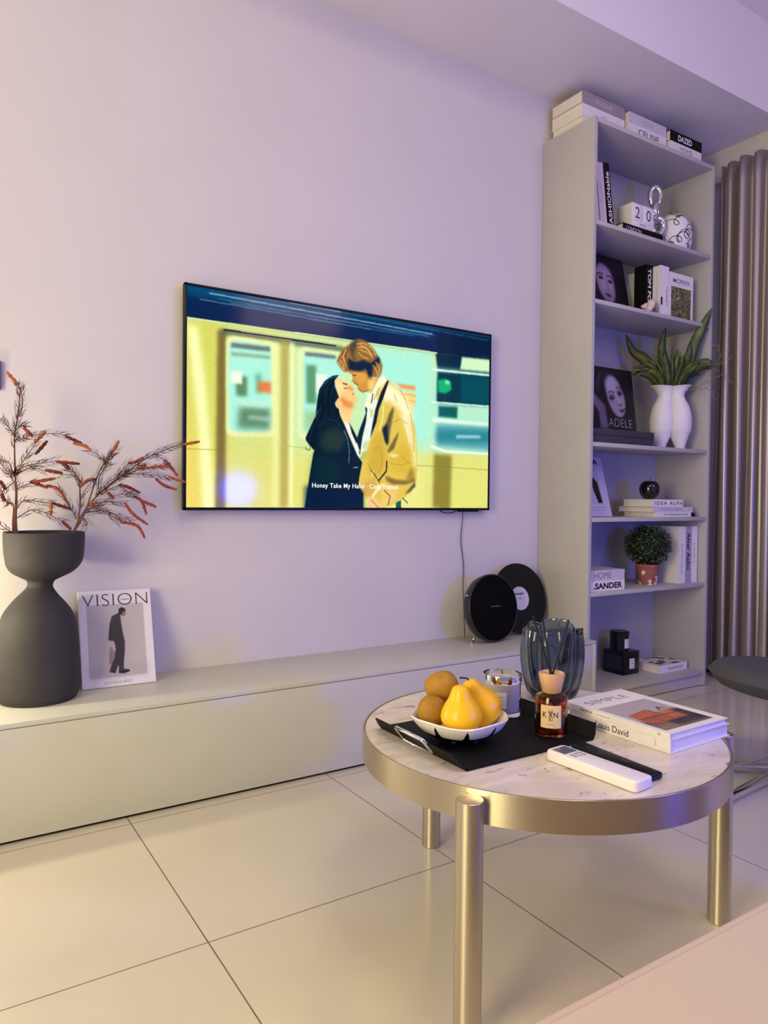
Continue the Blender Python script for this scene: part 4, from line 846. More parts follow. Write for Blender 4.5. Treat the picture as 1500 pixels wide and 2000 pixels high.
BR2 = {'stems':[[(0.36,2.17,0.745),(0.39,2.17,0.804),(0.426,2.17,0.854),(0.493,2.17,0.913),(0.562,2.17,0.967),(0.618,2.17,0.996),(0.67,2.17,1.017)],[(0.362,2.17,0.747),(0.383,2.17,0.804),(0.384,2.17,0.892),(0.371,2.17,0.922),(0.355,2.17,0.934)],[(0.369,2.17,0.758),(0.398,2.17,0.811),(0.426,2.17,0.9),(0.45,2.17,0.955),(0.47,2.17,0.979)]],'twigs':[[(0.452,2.17,0.957),(0.433,2.17,0.977),(0.41,2.17,0.99)],[(0.426,2.17,0.858),(0.501,2.17,0.917),(0.578,2.17,0.923),(0.63,2.17,0.917)],[(0.398,2.17,0.818),(0.427,2.17,0.831),(0.482,2.17,0.862),(0.539,2.17,0.863)],[(0.398,2.17,0.811),(0.449,2.17,0.817),(0.494,2.17,0.8),(0.524,2.17,0.788)],[(0.405,2.17,0.834),(0.463,2.17,0.843),(0.509,2.17,0.838)],[(0.362,2.17,0.817),(0.351,2.17,0.846),(0.33,2.17,0.874)],[(0.376,2.17,0.793),(0.362,2.17,0.823),(0.355,2.17,0.827)],[(0.482,2.17,0.905),(0.501,2.17,0.941),(0.516,2.17,0.953)],[(0.434,2.17,0.877),(0.441,2.17,0.92),(0.474,2.17,0.956)],[(0.441,2.17,0.862),(0.486,2.17,0.886),(0.532,2.17,0.859)],[(0.501,2.17,0.917),(0.539,2.17,0.934),(0.562,2.17,0.943)],[(0.419,2.17,0.827),(0.463,2.17,0.807),(0.49,2.17,0.786)],[(0.39,2.17,0.888),(0.376,2.17,0.914),(0.337,2.17,0.917)],[(0.539,2.17,0.95),(0.586,2.17,0.944),(0.626,2.17,0.949)],[(0.387,2.17,0.823),(0.39,2.17,0.861),(0.419,2.17,0.904)],[(0.448,2.17,0.947),(0.463,2.17,0.967),(0.489,2.17,1.003)],[(0.426,2.17,0.862),(0.463,2.17,0.901),(0.501,2.17,0.925)],[(0.394,2.17,0.796),(0.405,2.17,0.781),(0.391,2.17,0.773)],[(0.586,2.17,0.984),(0.614,2.17,0.969),(0.622,2.17,0.961)]],'cat':[[(0.365,2.17,1.003),(0.39,2.17,0.998),(0.41,2.17,0.986)],[(0.489,2.17,1.017),(0.469,2.17,0.979)],[(0.721,2.17,1.026),(0.67,2.17,1.015)],[(0.426,2.17,0.906),(0.405,2.17,0.902),(0.387,2.17,0.884)],[(0.558,2.17,0.973),(0.539,2.17,0.96),(0.514,2.17,0.953)],[(0.632,2.17,0.95),(0.558,2.17,0.941)],[(0.62,2.17,0.969),(0.659,2.17,0.921)],[(0.63,2.17,0.917),(0.679,2.17,0.903)],[(0.594,2.17,0.91),(0.618,2.17,0.892),(0.655,2.17,0.88)],[(0.489,2.17,0.89),(0.512,2.17,0.886),(0.547,2.17,0.869)],[(0.532,2.17,0.859),(0.555,2.17,0.843),(0.567,2.17,0.807)],[(0.557,2.17,0.845),(0.596,2.17,0.828)],[(0.507,2.17,0.839),(0.53,2.17,0.807),(0.571,2.17,0.777)],[(0.494,2.17,0.784),(0.54,2.17,0.774),(0.563,2.17,0.738)],[(0.46,2.17,0.868),(0.475,2.17,0.854)],[(0.414,2.17,0.844),(0.416,2.17,0.827)],[(0.543,2.17,0.938),(0.566,2.17,0.951)]]}
M_twig = mat('brown_twig', (104, 64, 50), 0.7); M_needle = mat('mauve_brown_needle', (84, 42, 48), 0.65); M_cat = mat('rust_catkin', (142, 64, 44), 0.7, noise=0.25, nscale=90, bump=0.5, bscale=300)
M_cat2 = mat('orange_catkin', (160, 88, 48), 0.7, noise=0.2, nscale=90, bump=0.5, bscale=300); M_cat3 = mat('dark_red_catkin', (110, 42, 40), 0.7, noise=0.2, nscale=90, bump=0.5)
def branch(data, label, base, seed):
    rnd = random.Random(seed)
    r = thing('dried_branch', label, 'branch', base, 'dried branches in the charcoal vase')
    def spread(p, s_):                               # spray the twigs in depth around the main stems
        return Vector(p)+Vector((0, s_*min(0.09, max(0, (p[2]-0.79))*0.30), 0))
    st = MB(); nd = MB()
    for k, l in enumerate(data['stems']):
        pts = [Vector(p) for p in l]
        if pts[0].z < 0.80: pts = [Vector((VX+0.2*(pts[0].x-VX), pts[0].y, 0.66))]+pts
        pts = smoothpath(pts, 6); n = len(pts); st.tube(pts, [0.0030*(1-0.6*i/n) for i in range(n)], 7)
    lines = [(l, 1.0) for l in data['twigs']]+[(l, 0.55) for l in data['stems']]
    for k, (l, dens) in enumerate(lines):
        s_ = 0 if dens < 1 else rnd.uniform(-0.9, 0.5)
        pts = smoothpath([spread(p, s_*min(1, j*0.6)) for j, p in enumerate(l)], 8); n = len(pts)
        if dens == 1: st.tube(pts, [0.0016*(1-0.5*i/n) for i in range(n)], 5)
        L = sum((pts[i+1]-pts[i]).length for i in range(n-1)); m_ = int(L/0.0026)
        for q in range(m_):
            t = (q+rnd.random())/m_
            if dens < 1 and t < 0.45: continue
            i = min(int(t*(n-1)), n-2); f_ = t*(n-1)-i; p = pts[i].lerp(pts[i+1], f_); d = (pts[i+1]-pts[i]).normalized()
            side = d.cross(Vector((rnd.uniform(-.5, .5), 1, rnd.uniform(-.5, .5)))).normalized()*(1 if q % 2 else -1)
            side = (side+Vector((0, rnd.uniform(-.6, .6), 0))).normalized()
            ln = rnd.uniform(0.015, 0.027); wv = d.cross(side).normalized()*0.0019
            a = p; m1 = p+(side*0.6+d*0.5)*ln*0.55; e_ = p+(side*0.62+d*0.95)*ln
            nd._add([a-wv*0.6, a+wv*0.6, m1+wv, m1-wv, e_, m1+side.cross(wv).normalized()*0.0006], [(0, 1, 2, 3), (3, 2, 4), (0, 3, 5), (5, 3, 4), (1, 0, 5), (1, 5, 2), (2, 5, 4)])
    st.build('stem', M_twig, r); nd.build('needles', M_needle, r, smooth=False, recalc=False)['kind'] = 'stuff'
    for k, l in enumerate(data['cat']):
        s_ = rnd.uniform(-0.5, 0.2); pts = smoothpath([spread(p, s_) for p in l], 12); n = len(pts); b = MB()
        rad = []
        for i in range(n):
            t = i/(n-1); rad.append(0.0047*(0.55+0.45*math.sin(PI*min(1, max(0.02, t*0.9+0.08))))*(1+0.22*math.sin(i*2.1+k)))
        b.tube(pts, rad, 9)
        for q in range(int(26*(n-1)/12)):
            i = rnd.randrange(n-1); p = pts[i].lerp(pts[i+1], rnd.random()); d = Vector((rnd.gauss(0, 1), rnd.gauss(0, 1), rnd.gauss(0, 1))).normalized()*rad[i]*1.0
            T_ = Matrix.Translation(p+d*0.75); s = 0.0019
            b._add([(s, 0, 0), (-s, 0, 0), (0, s, 0), (0, -s, 0), (0, 0, s), (0, 0, -s)], [(0, 2, 4), (2, 1, 4), (1, 3, 4), (3, 0, 4), (2, 0, 5), (1, 2, 5), (3, 1, 5), (0, 3, 5)], T_)
        b.build('catkin', rnd.choice([M_cat, M_cat, M_cat2, M_cat3]), r, angle=70)
branch(BR1, 'tall dried branch with rust catkins rising upright at the left in the charcoal vase', (0.24, 2.19, 0.66), 1)
branch(BR2, 'wide dried branch with rust catkins leaning right towards the television', (0.33, 2.17, 0.66), 2)

# cover leaning against the wall
def leaning(x0, x1, yb, yt, z0, h, back=None):
    ang = math.atan2(yt-yb, h); ey = Vector((0, math.sin(ang), math.cos(ang)))
    ex = Vector((1, 0, 0)); ez = ex.cross(ey)
    return Matrix.Translation((x0, yb, z0)) @ Matrix((ex, ey, ez)).transposed().to_4x4(), h/math.cos(ang)
T, hl = leaning(0.400, 0.606, 2.212, 2.298, CT+0.001, 0.272)
rot = Matrix.Translation((0.4, 2.212, 0)) @ Matrix.Rotation(R(-1.5), 4, 'Z') @ Matrix.Translation((-0.4, -2.212, 0)); T = rot @ T
W_ = 0.209
r = thing('fashion_magazine', 'white magazine with a man in a dark coat leaning on the wall beside the vase', 'magazine', T @ Vector((W_/2, 0, 0)))
b = MB(); b.box(0, W_, 0, hl, -0.016, 0, 0.0008, T); b.build('cover', M_white, r)
P_ = Paint(110, 146, (226, 220, 224))
P_.rect(0.10, 0.888, 0.094, 0.853, (186, 180, 178)); P_.rect(0.10, 0.888, 0.094, 0.22, (176, 166, 164), 0.04, 0.7)
P_.rect(0.10, 0.888, 0.094, 0.853, (186, 180, 178), 0, 0.0)
P_.poly([(0.408, 0.416), (0.38, 0.355), (0.365, 0.227), (0.417, 0.219), (0.444, 0.273), (0.465, 0.347), (0.435, 0.363)], (150, 128, 112))
P_.poly([(0.549,0.764),(0.493,0.743),(0.437,0.723),(0.404,0.644),(0.387,0.557),(0.373,0.476),(0.45,0.46),(0.463,0.424),(0.467,0.373),(0.445,0.286),(0.402,0.226),(0.366,0.151),(0.45,0.135),(0.478,0.193),(0.495,0.217),(0.492,0.131),(0.567,0.123),(0.639,0.137),(0.635,0.155),(0.562,0.17),(0.573,0.261),(0.592,0.348),(0.599,0.45),(0.582,0.527),(0.567,0.617),(0.56,0.694)], (62, 54, 52))
P_.line([(0.47, 0.45), (0.50, 0.2)], 0.006, (48, 42, 42), 0.003); P_.line([(0.45, 0.70), (0.47, 0.50)], 0.005, (78, 68, 64), 0.003)
P_.poly([(0.36, 0.15), (0.45, 0.13), (0.45, 0.15)], (30, 28, 28)); P_.poly([(0.49, 0.15), (0.64, 0.155), (0.645, 0.137), (0.567, 0.120), (0.49, 0.128)], (34, 30, 30))
P_.poly([(0.588,0.767),(0.635,0.773),(0.639,0.756),(0.616,0.72),(0.569,0.718),(0.564,0.756)], (150, 104, 88))
P_.poly([(0.533,0.765),(0.539,0.796),(0.576,0.816),(0.622,0.802),(0.64,0.775),(0.596,0.766),(0.57,0.731),(0.544,0.739)], (40, 34, 34))
P_.sheet('cover_print', T @ Matrix.Translation((0.0015, 0.0015, 0.0004)), W_-0.003, hl-0.003, M_print, r)
F0 = T.to_3x3(); cover_text(r, T, 'VISION', 0.5*W_, 0.900*hl, 0.90*W_, 0.125*hl, 0.0006, M_ink, bold=-0.022, space=1.05)
cover_text(r, T, 'HUMPTES', 0.635*W_, 0.895*hl, 0.12*W_, 0.016*hl, 0.0006, M_grey, name='small_print'); cover_text(r, T, 'EDI. RYAN & VENZO', 0.485*W_, 0.040*hl, 0.38*W_, 0.030*hl, 0.0006, M_lightgrey, name='small_print', bold=-0.01)

# round speaker
SC = Vector((1.914, 2.172, CT+0.1335)); SR = 0.133
r = thing('round_speaker', 'black disc shaped speaker on a small foot in front of the vinyl record', 'speaker', (SC.x, SC.y, CT))
Ts = Matrix.Translation(SC) @ Matrix.Rotation(R(4), 4, 'Z') @ Matrix.Rotation(R(-8), 4, 'X') @ Matrix.Rotation(R(90), 4, 'X')   # local +z faces -y
b = MB(); b.lathe([(0, 0.0), (0.118, 0.001), (0.126, 0.000), (0.128, -0.004)], 96, Ts); b.build('cloth_grille', mat('black_speaker_cloth', (6, 6, 7), 0.85, spec=0.12, bump=0.5, bscale=1500), r, angle=60)
b = MB(); b.lathe([(0.127, 0.002), (0.131, 0.003), (0.133, 0.0), (0.133, -0.012), (0.128, -0.035), (0.110, -0.056), (0.07, -0.066), (0, -0.068)], 96, Ts); b.build('shell', mat('graphite_plastic', (34, 34, 40), 0.32), r, angle=60)
text('logo', 'harman/kardon', 0.048, 0.0038, Ts @ Matrix.Translation((0.012, 0.006, 0.0016)), M_lightgrey, r)
b = MB(); b.tube(smoothpath([(SC.x-0.075, SC.y+0.02, CT+0.03), (SC.x-0.078, SC.y+0.028, CT+0.010), (SC.x-0.085, SC.y+0.022, CT+0.004), (SC.x-0.100, SC.y+0.012, CT+0.003)], 5), 0.004, 8); b.build('foot', mat('satin_aluminium', (190, 184, 180), 0.3, metal=1), r); b = MB(); b.tube([(SC.x+0.07, SC.y+0.03, CT+0.025), (SC.x+0.08, SC.y+0.05, CT+0.003)], 0.004, 8); b.build('foot', mat('satin_aluminium', (190, 184, 180), 0.3, metal=1), r)
b = MB(); b.box(SC.x-0.134, SC.x-0.128, SC.y+0.002, SC.y+0.008, SC.z+0.055, SC.z+0.058); b.build('button', M_white, r)
# record
RC = Vector((2.128, 2.250, CT+0.1475)); RR = 0.1475
Tr = Matrix.Translation(RC) @ Matrix.Rotation(R(-13), 4, 'X') @ Matrix.Rotation(R(90), 4, 'X')
r = thing('vinyl_record', 'black vinyl record with pale centre label leaning on the wall behind the speaker', 'record', (RC.x, RC.y, CT))
mr_ = mat('black_vinyl', (8, 10, 11), 0.3, spec=0.3)
nt = mr_.node_tree; wv2 = nt.nodes.new('ShaderNodeTexWave'); wv2.wave_type = 'RINGS'; wv2.rings_direction = 'SPHERICAL'; wv2.inputs['Scale'].default_value = 300; tcn = nt.nodes.new('ShaderNodeTexCoord'); 
mpn = nt.nodes.new('ShaderNodeMapping'); mpn.inputs['Location'].default_value = (0, 0, -0.1475); nt.links.new(tcn.outputs['Object'], mpn.inputs['Vector']); nt.links.new(mpn.outputs[0], wv2.inputs['Vector'])
bp = nt.nodes.new('ShaderNodeBump'); bp.inputs['Strength'].default_value = 0.25; bp.inputs['Distance'].default_value = 0.0004; nt.links.new(wv2.outputs['Fac'], bp.inputs['Height']); nt.links.new(bp.outputs['Normal'], nt.nodes['Principled BSDF'].inputs['Normal'])
b = MB(); b.lathe([(0, 0), (RR-0.004, 0), (RR-0.003, 0.001), (RR, 0.001), (RR, -0.003), (0, -0.003)], 128, Tr); b.build('disc', mr_, r, angle=30)
b = MB(); b.lathe([(0.0035, 0.0), (0.049, 0.0), (0.049, 0.0008), (0.0035, 0.0008)], 64, Tr, close=True); b.build('centre_label', mat('lilac_label', (206, 200, 210), 0.6), r, angle=30)
text('label_title', 'music', 0.052, 0.011, Tr @ Matrix.Translation((-0.001, 0.020, 0.0011)), M_ink, r, 0.03); text('label_text', 'vintage 2010', 0.05, 0.006, Tr @ Matrix.Translation((0, -0.001, 0.0011)), M_lightgrey, r)

# ================================================================ on top of the bookcase
def flat(xl, xr, y, z, t, d=0.20): return frame((xr, y, z), (0, 1, 0), (0, 0, 1)), xr-xl, t, d
def stacked(lab, xl, xr, y, z, t, d=0.2, cover=None, txt=None, ink=None, frac=0.4, pos=None, th=0.5, bold=0.0, space=1.0, grp=None, rot=0):
    T, h, t_, d_ = flat(xl, xr, y, z, t, d)
    if rot: T = Matrix.Translation((xl, y, 0)) @ Matrix.Rotation(R(rot), 4, 'Z') @ Matrix.Translation((-xl, -y, 0)) @ T
    rb = book(lab, T, d_, h, t_, cover or M_white, M_page, grp)
    if txt: spine_text(rb, T, txt, h, t_, ink or M_ink, frac, 1-(pos if pos is not None else 0.5), th, bold, up=False, space=space)
    return rb
zt_ = 2.4102
g = 'books laid flat on top of the bookcase'
stacked('thick white book at the bottom of the left stack on top of the bookcase', 2.333, 2.590, 2.137, zt_, 0.052, 0.17, M_white, '4?', M_ink, 0.10, 0.10, 0.4, 0.02, grp=g)
stacked('white book in the middle of the left stack on top of the bookcase', 2.331, 2.596, 2.136, zt_+0.0525, 0.052, 0.175, M_white, 'ART', M_lightgrey, 0.14, 0.52, 0.25, grp=g)
stacked('mauve grey spined book on top of the left stack near the ceiling', 2.330, 2.595, 2.135, zt_+0.105, 0.051, 0.175, M_greycard, 'VOGUE', M_palecard, 0.40, 0.50, 0.40, grp=g)
stacked('white book at the bottom of the middle stack on the bookcase top', 2.603, 2.850, 2.118, zt_, 0.040, 0.18, M_white, grp=g)
stacked('white book with thin black capitals on spine in the middle top stack', 2.602, 2.855, 2.115, zt_+0.0405, 0.051, 0.185, M_white, 'CELINE', M_ink, 0.55, 0.52, 0.52, space=1.08, grp=g)
stacked('pale lilac book on top of the middle stack above the bookcase', 2.601, 2.855, 2.116, zt_+0.092, 0.047, 0.185, M_palecard, 'LOVE', M_lightgrey, 0.30, 0.50, 0.5, grp=g)
stacked('white book at the bottom of the right stack on the bookcase top', 2.862, 3.090, 2.100, zt_, 0.036, 0.19, M_white, grp=g)
stacked('pale book lying under the black one in the right stack above the bookcase', 2.861, 3.092, 2.098, zt_+0.0365, 0.042, 0.19, M_white, 'HOME', M_grey, 0.38, 0.50, 0.5, grp=g)
stacked('black spined book with white capitals on top of the right stack', 2.861, 3.094, 2.098, zt_+0.079, 0.047, 0.19, M_blackm, 'DAZED', M_white, 0.44, 0.46, 0.56, 0.03, grp=g)

# ---------------------------------------------------------------- shelf 1 (highest)
S1 = 1.9985
def upright(lab, xb, t, y, z, h, d, lean=0.0, cover=None, txt=None, ink=None, frac=0.8, pos=0.5, th=0.6, bold=0, up=True, grp=None, space=1.0):
    """spine faces the room; xb = left x at the foot, lean = how far the head moves in x"""
    a = math.asin(lean/h); ey = Vector((math.sin(a), 0, math.cos(a))); ex = Vector((0, 1, 0)); ez = ex.cross(ey)
    T = Matrix.Translation((xb, y, z+max(0, math.sin(-a))*0+abs(math.sin(a))*t*(1 if a < 0 else 0)*0)) @ Matrix((ex, ey, ez)).transposed().to_4x4()
    if a < 0: T = Matrix.Translation((0, 0, 0)) @ T
    if a > 0: T = Matrix.Translation((0, 0, math.sin(a)*t)) @ T
    rb = book(lab, T, d, h, t, cover or M_white, M_page, grp)
    if txt: spine_text(rb, T, txt, h, t, ink or M_ink, frac, pos, th, bold, up, space)
    return rb
g = 'books leaning on the left panel of the highest shelf'
upright('white book leaning nearest the left panel on the highest shelf', 2.352, 0.026, 2.075, S1, 0.255, 0.17, -0.033, M_palecard, grp=g)
upright('pinkish white book between white and black leaning books on the highest shelf', 2.384, 0.040, 2.073, S1, 0.255, 0.17, -0.036, mat('blush_card', (206, 186, 190), 0.5), txt='Style', ink=M_lightgrey, frac=0.3, grp=g)
upright('black book with tall white letters leaning left on the highest shelf', 2.430, 0.033, 2.070, S1, 0.262, 0.17, -0.042, M_blackm, 'FASHIONable', M_white, 0.86, 0.43, 0.62, 0.012, grp=g)
stacked('black book lying flat under the calendar block on the highest shelf', 2.508, 2.772, 2.062, S1, 0.036, 0.17, M_blackm, 'LONDON', M_palecard, 0.36, 0.26, 0.5)
zc = S1+0.0365
r = thing('block_calendar', 'white block calendar showing 20 on a black book', 'calendar', (2.645, 2.12, zc))
b = MB(); b.box(2.573, 2.719, 2.070, 2.150, zc, zc+0.030, 0.001); b.build('month_block', M_white, r); text('month', 'MAY', 0.040, 0.012, frame((2.646, 2.0693, zc+0.016), (1, 0, 0), (0, -1, 0)), M_grey, r)
for x, s in ((2.573, '2'), (2.6465, '0')):
    b = MB(); b.box(x, x+0.0722, 2.070, 2.150, zc+0.0305, zc+0.102, 0.001); cb = b.build('number_cube', M_white, r)
    text('numeral', s, 0.028, 0.046, frame((x+0.036, 2.0693, zc+0.064), (1, 0, 0), (0, -1, 0)), M_ink, cb, -0.005)
# knot ornament
r = thing('glass_knot_ornament', 'shiny silver chain link ornament with oval ring on top behind the calendar', 'ornament', (2.822, 2.14, S1))
vdir = Vector((0.60, 0.80, 0)).normalized(); sd = Vector((vdir.y, -vdir.x, 0)); O = Vector((2.822, 2.14, S1))
mks = mat('mirror_glass', (205, 205, 212), 0.05, metal=0.85)
def ring(cz, rx, rz, tr, rotv, off=0.0, n=36):
    d = (sd*math.cos(R(rotv))+vdir*math.sin(R(rotv)))
    return [O+sd*off+d*(rx*math.cos(2*PI*k/n))+Vector((0, 0, cz+rz*math.sin(2*PI*k/n))) for k in range(n)]
for cz, rx, rz, tr, rv_, off in ((0.242, 0.0225, 0.042, 0.012, 0, -0.004), (0.168, 0.024, 0.040, 0.016, 62, 0.0), (0.105, 0.028, 0.036, 0.018, 10, 0.008), (0.043, 0.030, 0.026, 0.017, 75, 0.006)):
    b = MB(); b.tube(ring(cz, rx, rz, tr, rv_, off), tr, 14, closed=True); b.build('link', mks, r, angle=180)
# round scribbled vase
O = Vector((2.955, 2.140, S1)); T = Matrix.Translation(O)
r = thing('scribble_vase', 'round white vase with black looping lines and brown mouth', 'vase', O)
def rad_at(z):
    t = (z-0.0)/0.185; return 0.079*(max(0, 1-(abs(t-0.44)/0.60)**2.5))**0.5
prof = [(0, 0), (rad_at(0.003)*0.95, 0)]+[(rad_at(z), z) for z in [0.006+0.172*k/22 for k in range(23)]]+[(0.020, 0.181), (0.017, 0.182)]
prof = [p_ for p_ in prof if p_[0] > 0 or p_[1] == 0]+[(0.0, 0.180)]
b = MB(); b.lathe(prof, 64, T); b.build('body', M_cer, r, angle=60)
b = MB(); b.lathe([(0.0150, 0.176), (0.0175, 0.178), (0.018, 0.200), (0.0150, 0.201)], 32, T, close=True, rfun=lambda a, q, z: (1+0.10*math.cos(9*a)*(1 if z > 0.19 else 0), 0.003*math.cos(9*a)*(1 if z > 0.19 else 0))); b.build('mouth', mat('stone_brown', (122, 108, 88), 0.6), r)
def scrib(pts):
    out = []
    for a, z in pts:
        an = R(-128)+a; rr_ = rad_at(z)+0.0003; out.append(T @ Vector((rr_*math.cos(an), rr_*math.sin(an), z)))
    return out
def loop_curve(a0, z0, a1, z1, nl_, ra, rz, ph=0):
    o = []; n = 26*nl_+14
    for k in range(n+1):
        t = k/n; th = 2*PI*nl_*t+ph; o.append((a0+(a1-a0)*t+ra*math.sin(th), z0+(z1-z0)*t+rz*(math.cos(th))))
    return scrib(o)
for args in ((-0.95, 0.115, 0.55, 0.150, 2, 0.30, 0.020, 2.6), (-0.6, 0.030, 0.75, 0.085, 3, 0.26, 0.018, 0.6), (-1.0, 0.060, -0.45, 0.020, 1, 0.20, 0.016, 1.0), (0.1, 0.060, 1.1, 0.125, 2, 0.24, 0.020, 3.4), (-0.5, 0.163, 0.5, 0.160, 1, 0.35, 0.008, 0), (0.5, 0.02, 1.0, 0.05, 1, 0.2, 0.014, 0), (1.5, 0.05, 3.2, 0.13, 3, 0.3, 0.02, 0), (-2.8, 0.05, -1.4, 0.12, 3, 0.3, 0.02, 0)):
    b = MB(); b.tube(loop_curve(*args), 0.0017, 6); b.build('scribble_line', M_ink, r)

# ---------------------------------------------------------------- shelf 2
S2 = 1.6805
def portrait_cover(kind):
    P_ = Paint(110, 110, (20, 14, 26))
    if kind == 1:      # generic monochrome portrait, woman with long dark hair
        P_.ell(0.50, 0.52, 0.20, 0.34, (150, 128, 150), 0.02, rot=0.2); P_.ell(0.53, 0.62, 0.17, 0.20, (176, 152, 172), 0.04, rot=0.2)
        P_.poly([(0.42, 0.25), (0.62, 0.22), (0.60, 0.05), (0.46, 0.06)], (112, 92, 118), 0.02)
        P_.ell(0.41, 0.60, 0.055, 0.026, (26, 18, 30), 0.012); P_.ell(0.62, 0.56, 0.055, 0.026, (26, 18, 30), 0.012)
        P_.line([(0.33, 0.645), (0.39, 0.680), (0.47, 0.665)], 0.009, (30, 20, 32), 0.006); P_.line([(0.56, 0.650), (0.63, 0.655), (0.69, 0.610)], 0.009, (30, 20, 32), 0.006)
        P_.line([(0.52, 0.58), (0.56, 0.42), (0.52, 0.40)], 0.010, (96, 76, 100), 0.008, 0.8)
        P_.ell(0.53, 0.32, 0.075, 0.032, (92, 50, 76), 0.008, rot=-0.15); P_.line([(0.47, 0.325), (0.60, 0.315)], 0.004, (40, 22, 36), 0.003)
        P_.ell(0.50, 0.44, 0.17, 0.10, (200, 178, 196), 0.05, 0.25)
        for k in range(9): P_.line([(0.70+0.02*k, 0.95-0.02*k), (0.76+0.018*k, 0.5), (0.80+0.02*k, 0.05)], 0.004, (70, 44, 66), 0.004, 0.5)
        P_.poly([(0.0, 0.0), (0.3, 0.0), (0.30, 0.45), (0.28, 0.7), (0.42, 0.88), (0.7, 0.90), (0.5, 1.0), (0, 1)], (18, 12, 24), 0.01)
        P_.poly([(0.70, 0.0), (0.74, 0.5), (0.66, 0.8), (0.5, 0.92), (0.9, 1), (1, 1), (1, 0)], (26, 16, 30), 0.012, 0.85)
    else:              # generic monochrome portrait, eyes lowered, head on hand
        P_.poly([(0.0, 0.62), (0.10, 0.56), (0.30, 0.40), (0.33, 0.05), (0.15, 0.05), (0.14, 0.30), (0.0, 0.45)], (112, 98, 122), 0.015)
        P_.ell(0.56, 0.56, 0.20, 0.33, (158, 142, 162), 0.015, rot=0.32); P_.ell(0.46, 0.74, 0.14, 0.14, (196, 182, 198), 0.04, 0.7)
        P_.ell(0.47, 0.54, 0.065, 0.040, (58, 44, 64), 0.018, 0.85, rot=0.3); P_.ell(0.66, 0.62, 0.06, 0.042, (44, 34, 52), 0.018, 0.85, rot=0.3)
        P_.line([(0.42, 0.545), (0.46, 0.515), (0.52, 0.535)], 0.007, (14, 10, 18), 0.003, asp=1.0); P_.line([(0.62, 0.615), (0.67, 0.590), (0.71, 0.62)], 0.007, (14, 10, 18), 0.003)
        P_.line([(0.40, 0.61), (0.46, 0.635), (0.53, 0.62)], 0.010, (60, 46, 64), 0.006, 0.8); P_.line([(0.60, 0.70), (0.66, 0.715), (0.71, 0.70)], 0.010, (50, 38, 56), 0.006, 0.8)
        P_.line([(0.57, 0.60), (0.65, 0.46)], 0.014, (196, 182, 198), 0.010, 0.8); P_.line([(0.61, 0.435), (0.66, 0.425), (0.69, 0.45)], 0.008, (60, 46, 64), 0.005)
        P_.poly([(0.62, 0.35), (0.68, 0.375), (0.71, 0.37), (0.77, 0.395), (0.73, 0.335), (0.67, 0.315)], (84, 54, 84), 0.005); P_.line([(0.62, 0.35), (0.69, 0.352), (0.77, 0.39)], 0.004, (24, 16, 26), 0.002)
        P_.poly([(0.72, 0.68), (0.80, 0.60), (0.84, 0.3), (0.9, 0.2), (1, 0.2), (1, 1), (0.6, 1)], (14, 10, 22), 0.02, 0.85)
        P_.poly([(0.2, 0.6), (0.28, 0.85), (0.5, 0.95), (0.3, 0.98), (0.1, 0.8), (0.12, 0.6)], (40, 30, 46), 0.02, 0.8)
        for k in range(5): P_.ell(0.15+0.02*k, 0.68+0.05*k, 0.03, 0.02, (90, 78, 100), 0.01, 0.6)
    P_.noise(10, 7, 4)
    return P_
T, hl = leaning(2.425, 2.706, 2.172, 2.228, S2+0.001, 0.272)
r = thing('portrait_sleeve', 'dark square sleeve with portrait of a long haired woman on the second shelf', 'record sleeve', (2.57, 2.18, S2))
b = MB(); b.box(0, 0.281, 0, hl, -0.006, 0, 0.0005, T); b.build('sleeve', M_blackm, r); portrait_cover(1).sheet('sleeve_print', T @ Matrix.Translation((0.001, 0.001, 0.0004)), 0.279, hl-0.002, M_print, r)
# sea shell
O = Vector((2.690, 2.090, S2)); r = thing('sea_shell', 'pale pink spiral sea shell on the second shelf beside the sleeve', 'shell', O)
b = MB(); n1_, n2_ = 70, 20; vv = []; ff = []
for i in range(n1_):
    t = i/(n1_-1); a = t*6*PI; q = 0.030*math.exp(-2.3*t); cx = 0.045-0.070*(1-math.exp(-2.0*t)); rr_ = q*0.55
    cen = Vector((cx, math.cos(a)*rr_, math.sin(a)*rr_)); rad = q*0.80*(1+0.10*math.cos(a*3))
    for k in range(n2_):
        p_ = 2*PI*k/n2_; dr = Vector((0, math.cos(a), math.sin(a))); vv.append(cen+dr*rad*math.cos(p_)+Vector((1, 0, 0))*rad*1.05*math.sin(p_))
for i in range(n1_-1):
    for k in range(n2_): ff.append((i*n2_+k, i*n2_+(k+1) % n2_, (i+1)*n2_+(k+1) % n2_, (i+1)*n2_+k))
b._add(vv, ff, Matrix.Translation(O+Vector((0.0, 0, 0.0335))) @ Matrix.Rotation(R(-18), 4, 'Z')); b.build('whorl', mat('pink_shell', (226, 196, 188), 0.4, noise=0.08, nscale=60), r, angle=180)
b = MB(); b.lathe([(0, 0.0), (0.010, 0.001), (0.018, 0.006), (0.020, 0.010), (0.016, 0.011), (0, 0.006)], 24, Matrix.Translation(O+Vector((0.048, -0.012, 0.036))) @ Matrix.Rotation(R(75), 4, 'Y') @ Matrix.Diagonal((1.3, 0.6, 1, 1))); b.build('lip', mat('brown_shell_lip', (150, 120, 104), 0.35), r, angle=60)
g = 'books standing on the second shelf'
upright('black book with white capitals on the second shelf behind the shell', 2.737, 0.044, 2.118, S2, 0.235, 0.065, 0, M_blackm, 'TOM FORD', M_white, 0.86, 0.50, 0.50, 0.02, up=False, grp=g)
rb = upright('thick white book beside the black book on the second shelf', 2.7825, 0.030, 2.078, S2, 0.229, 0.19, 0, M_white, None, grp=g)
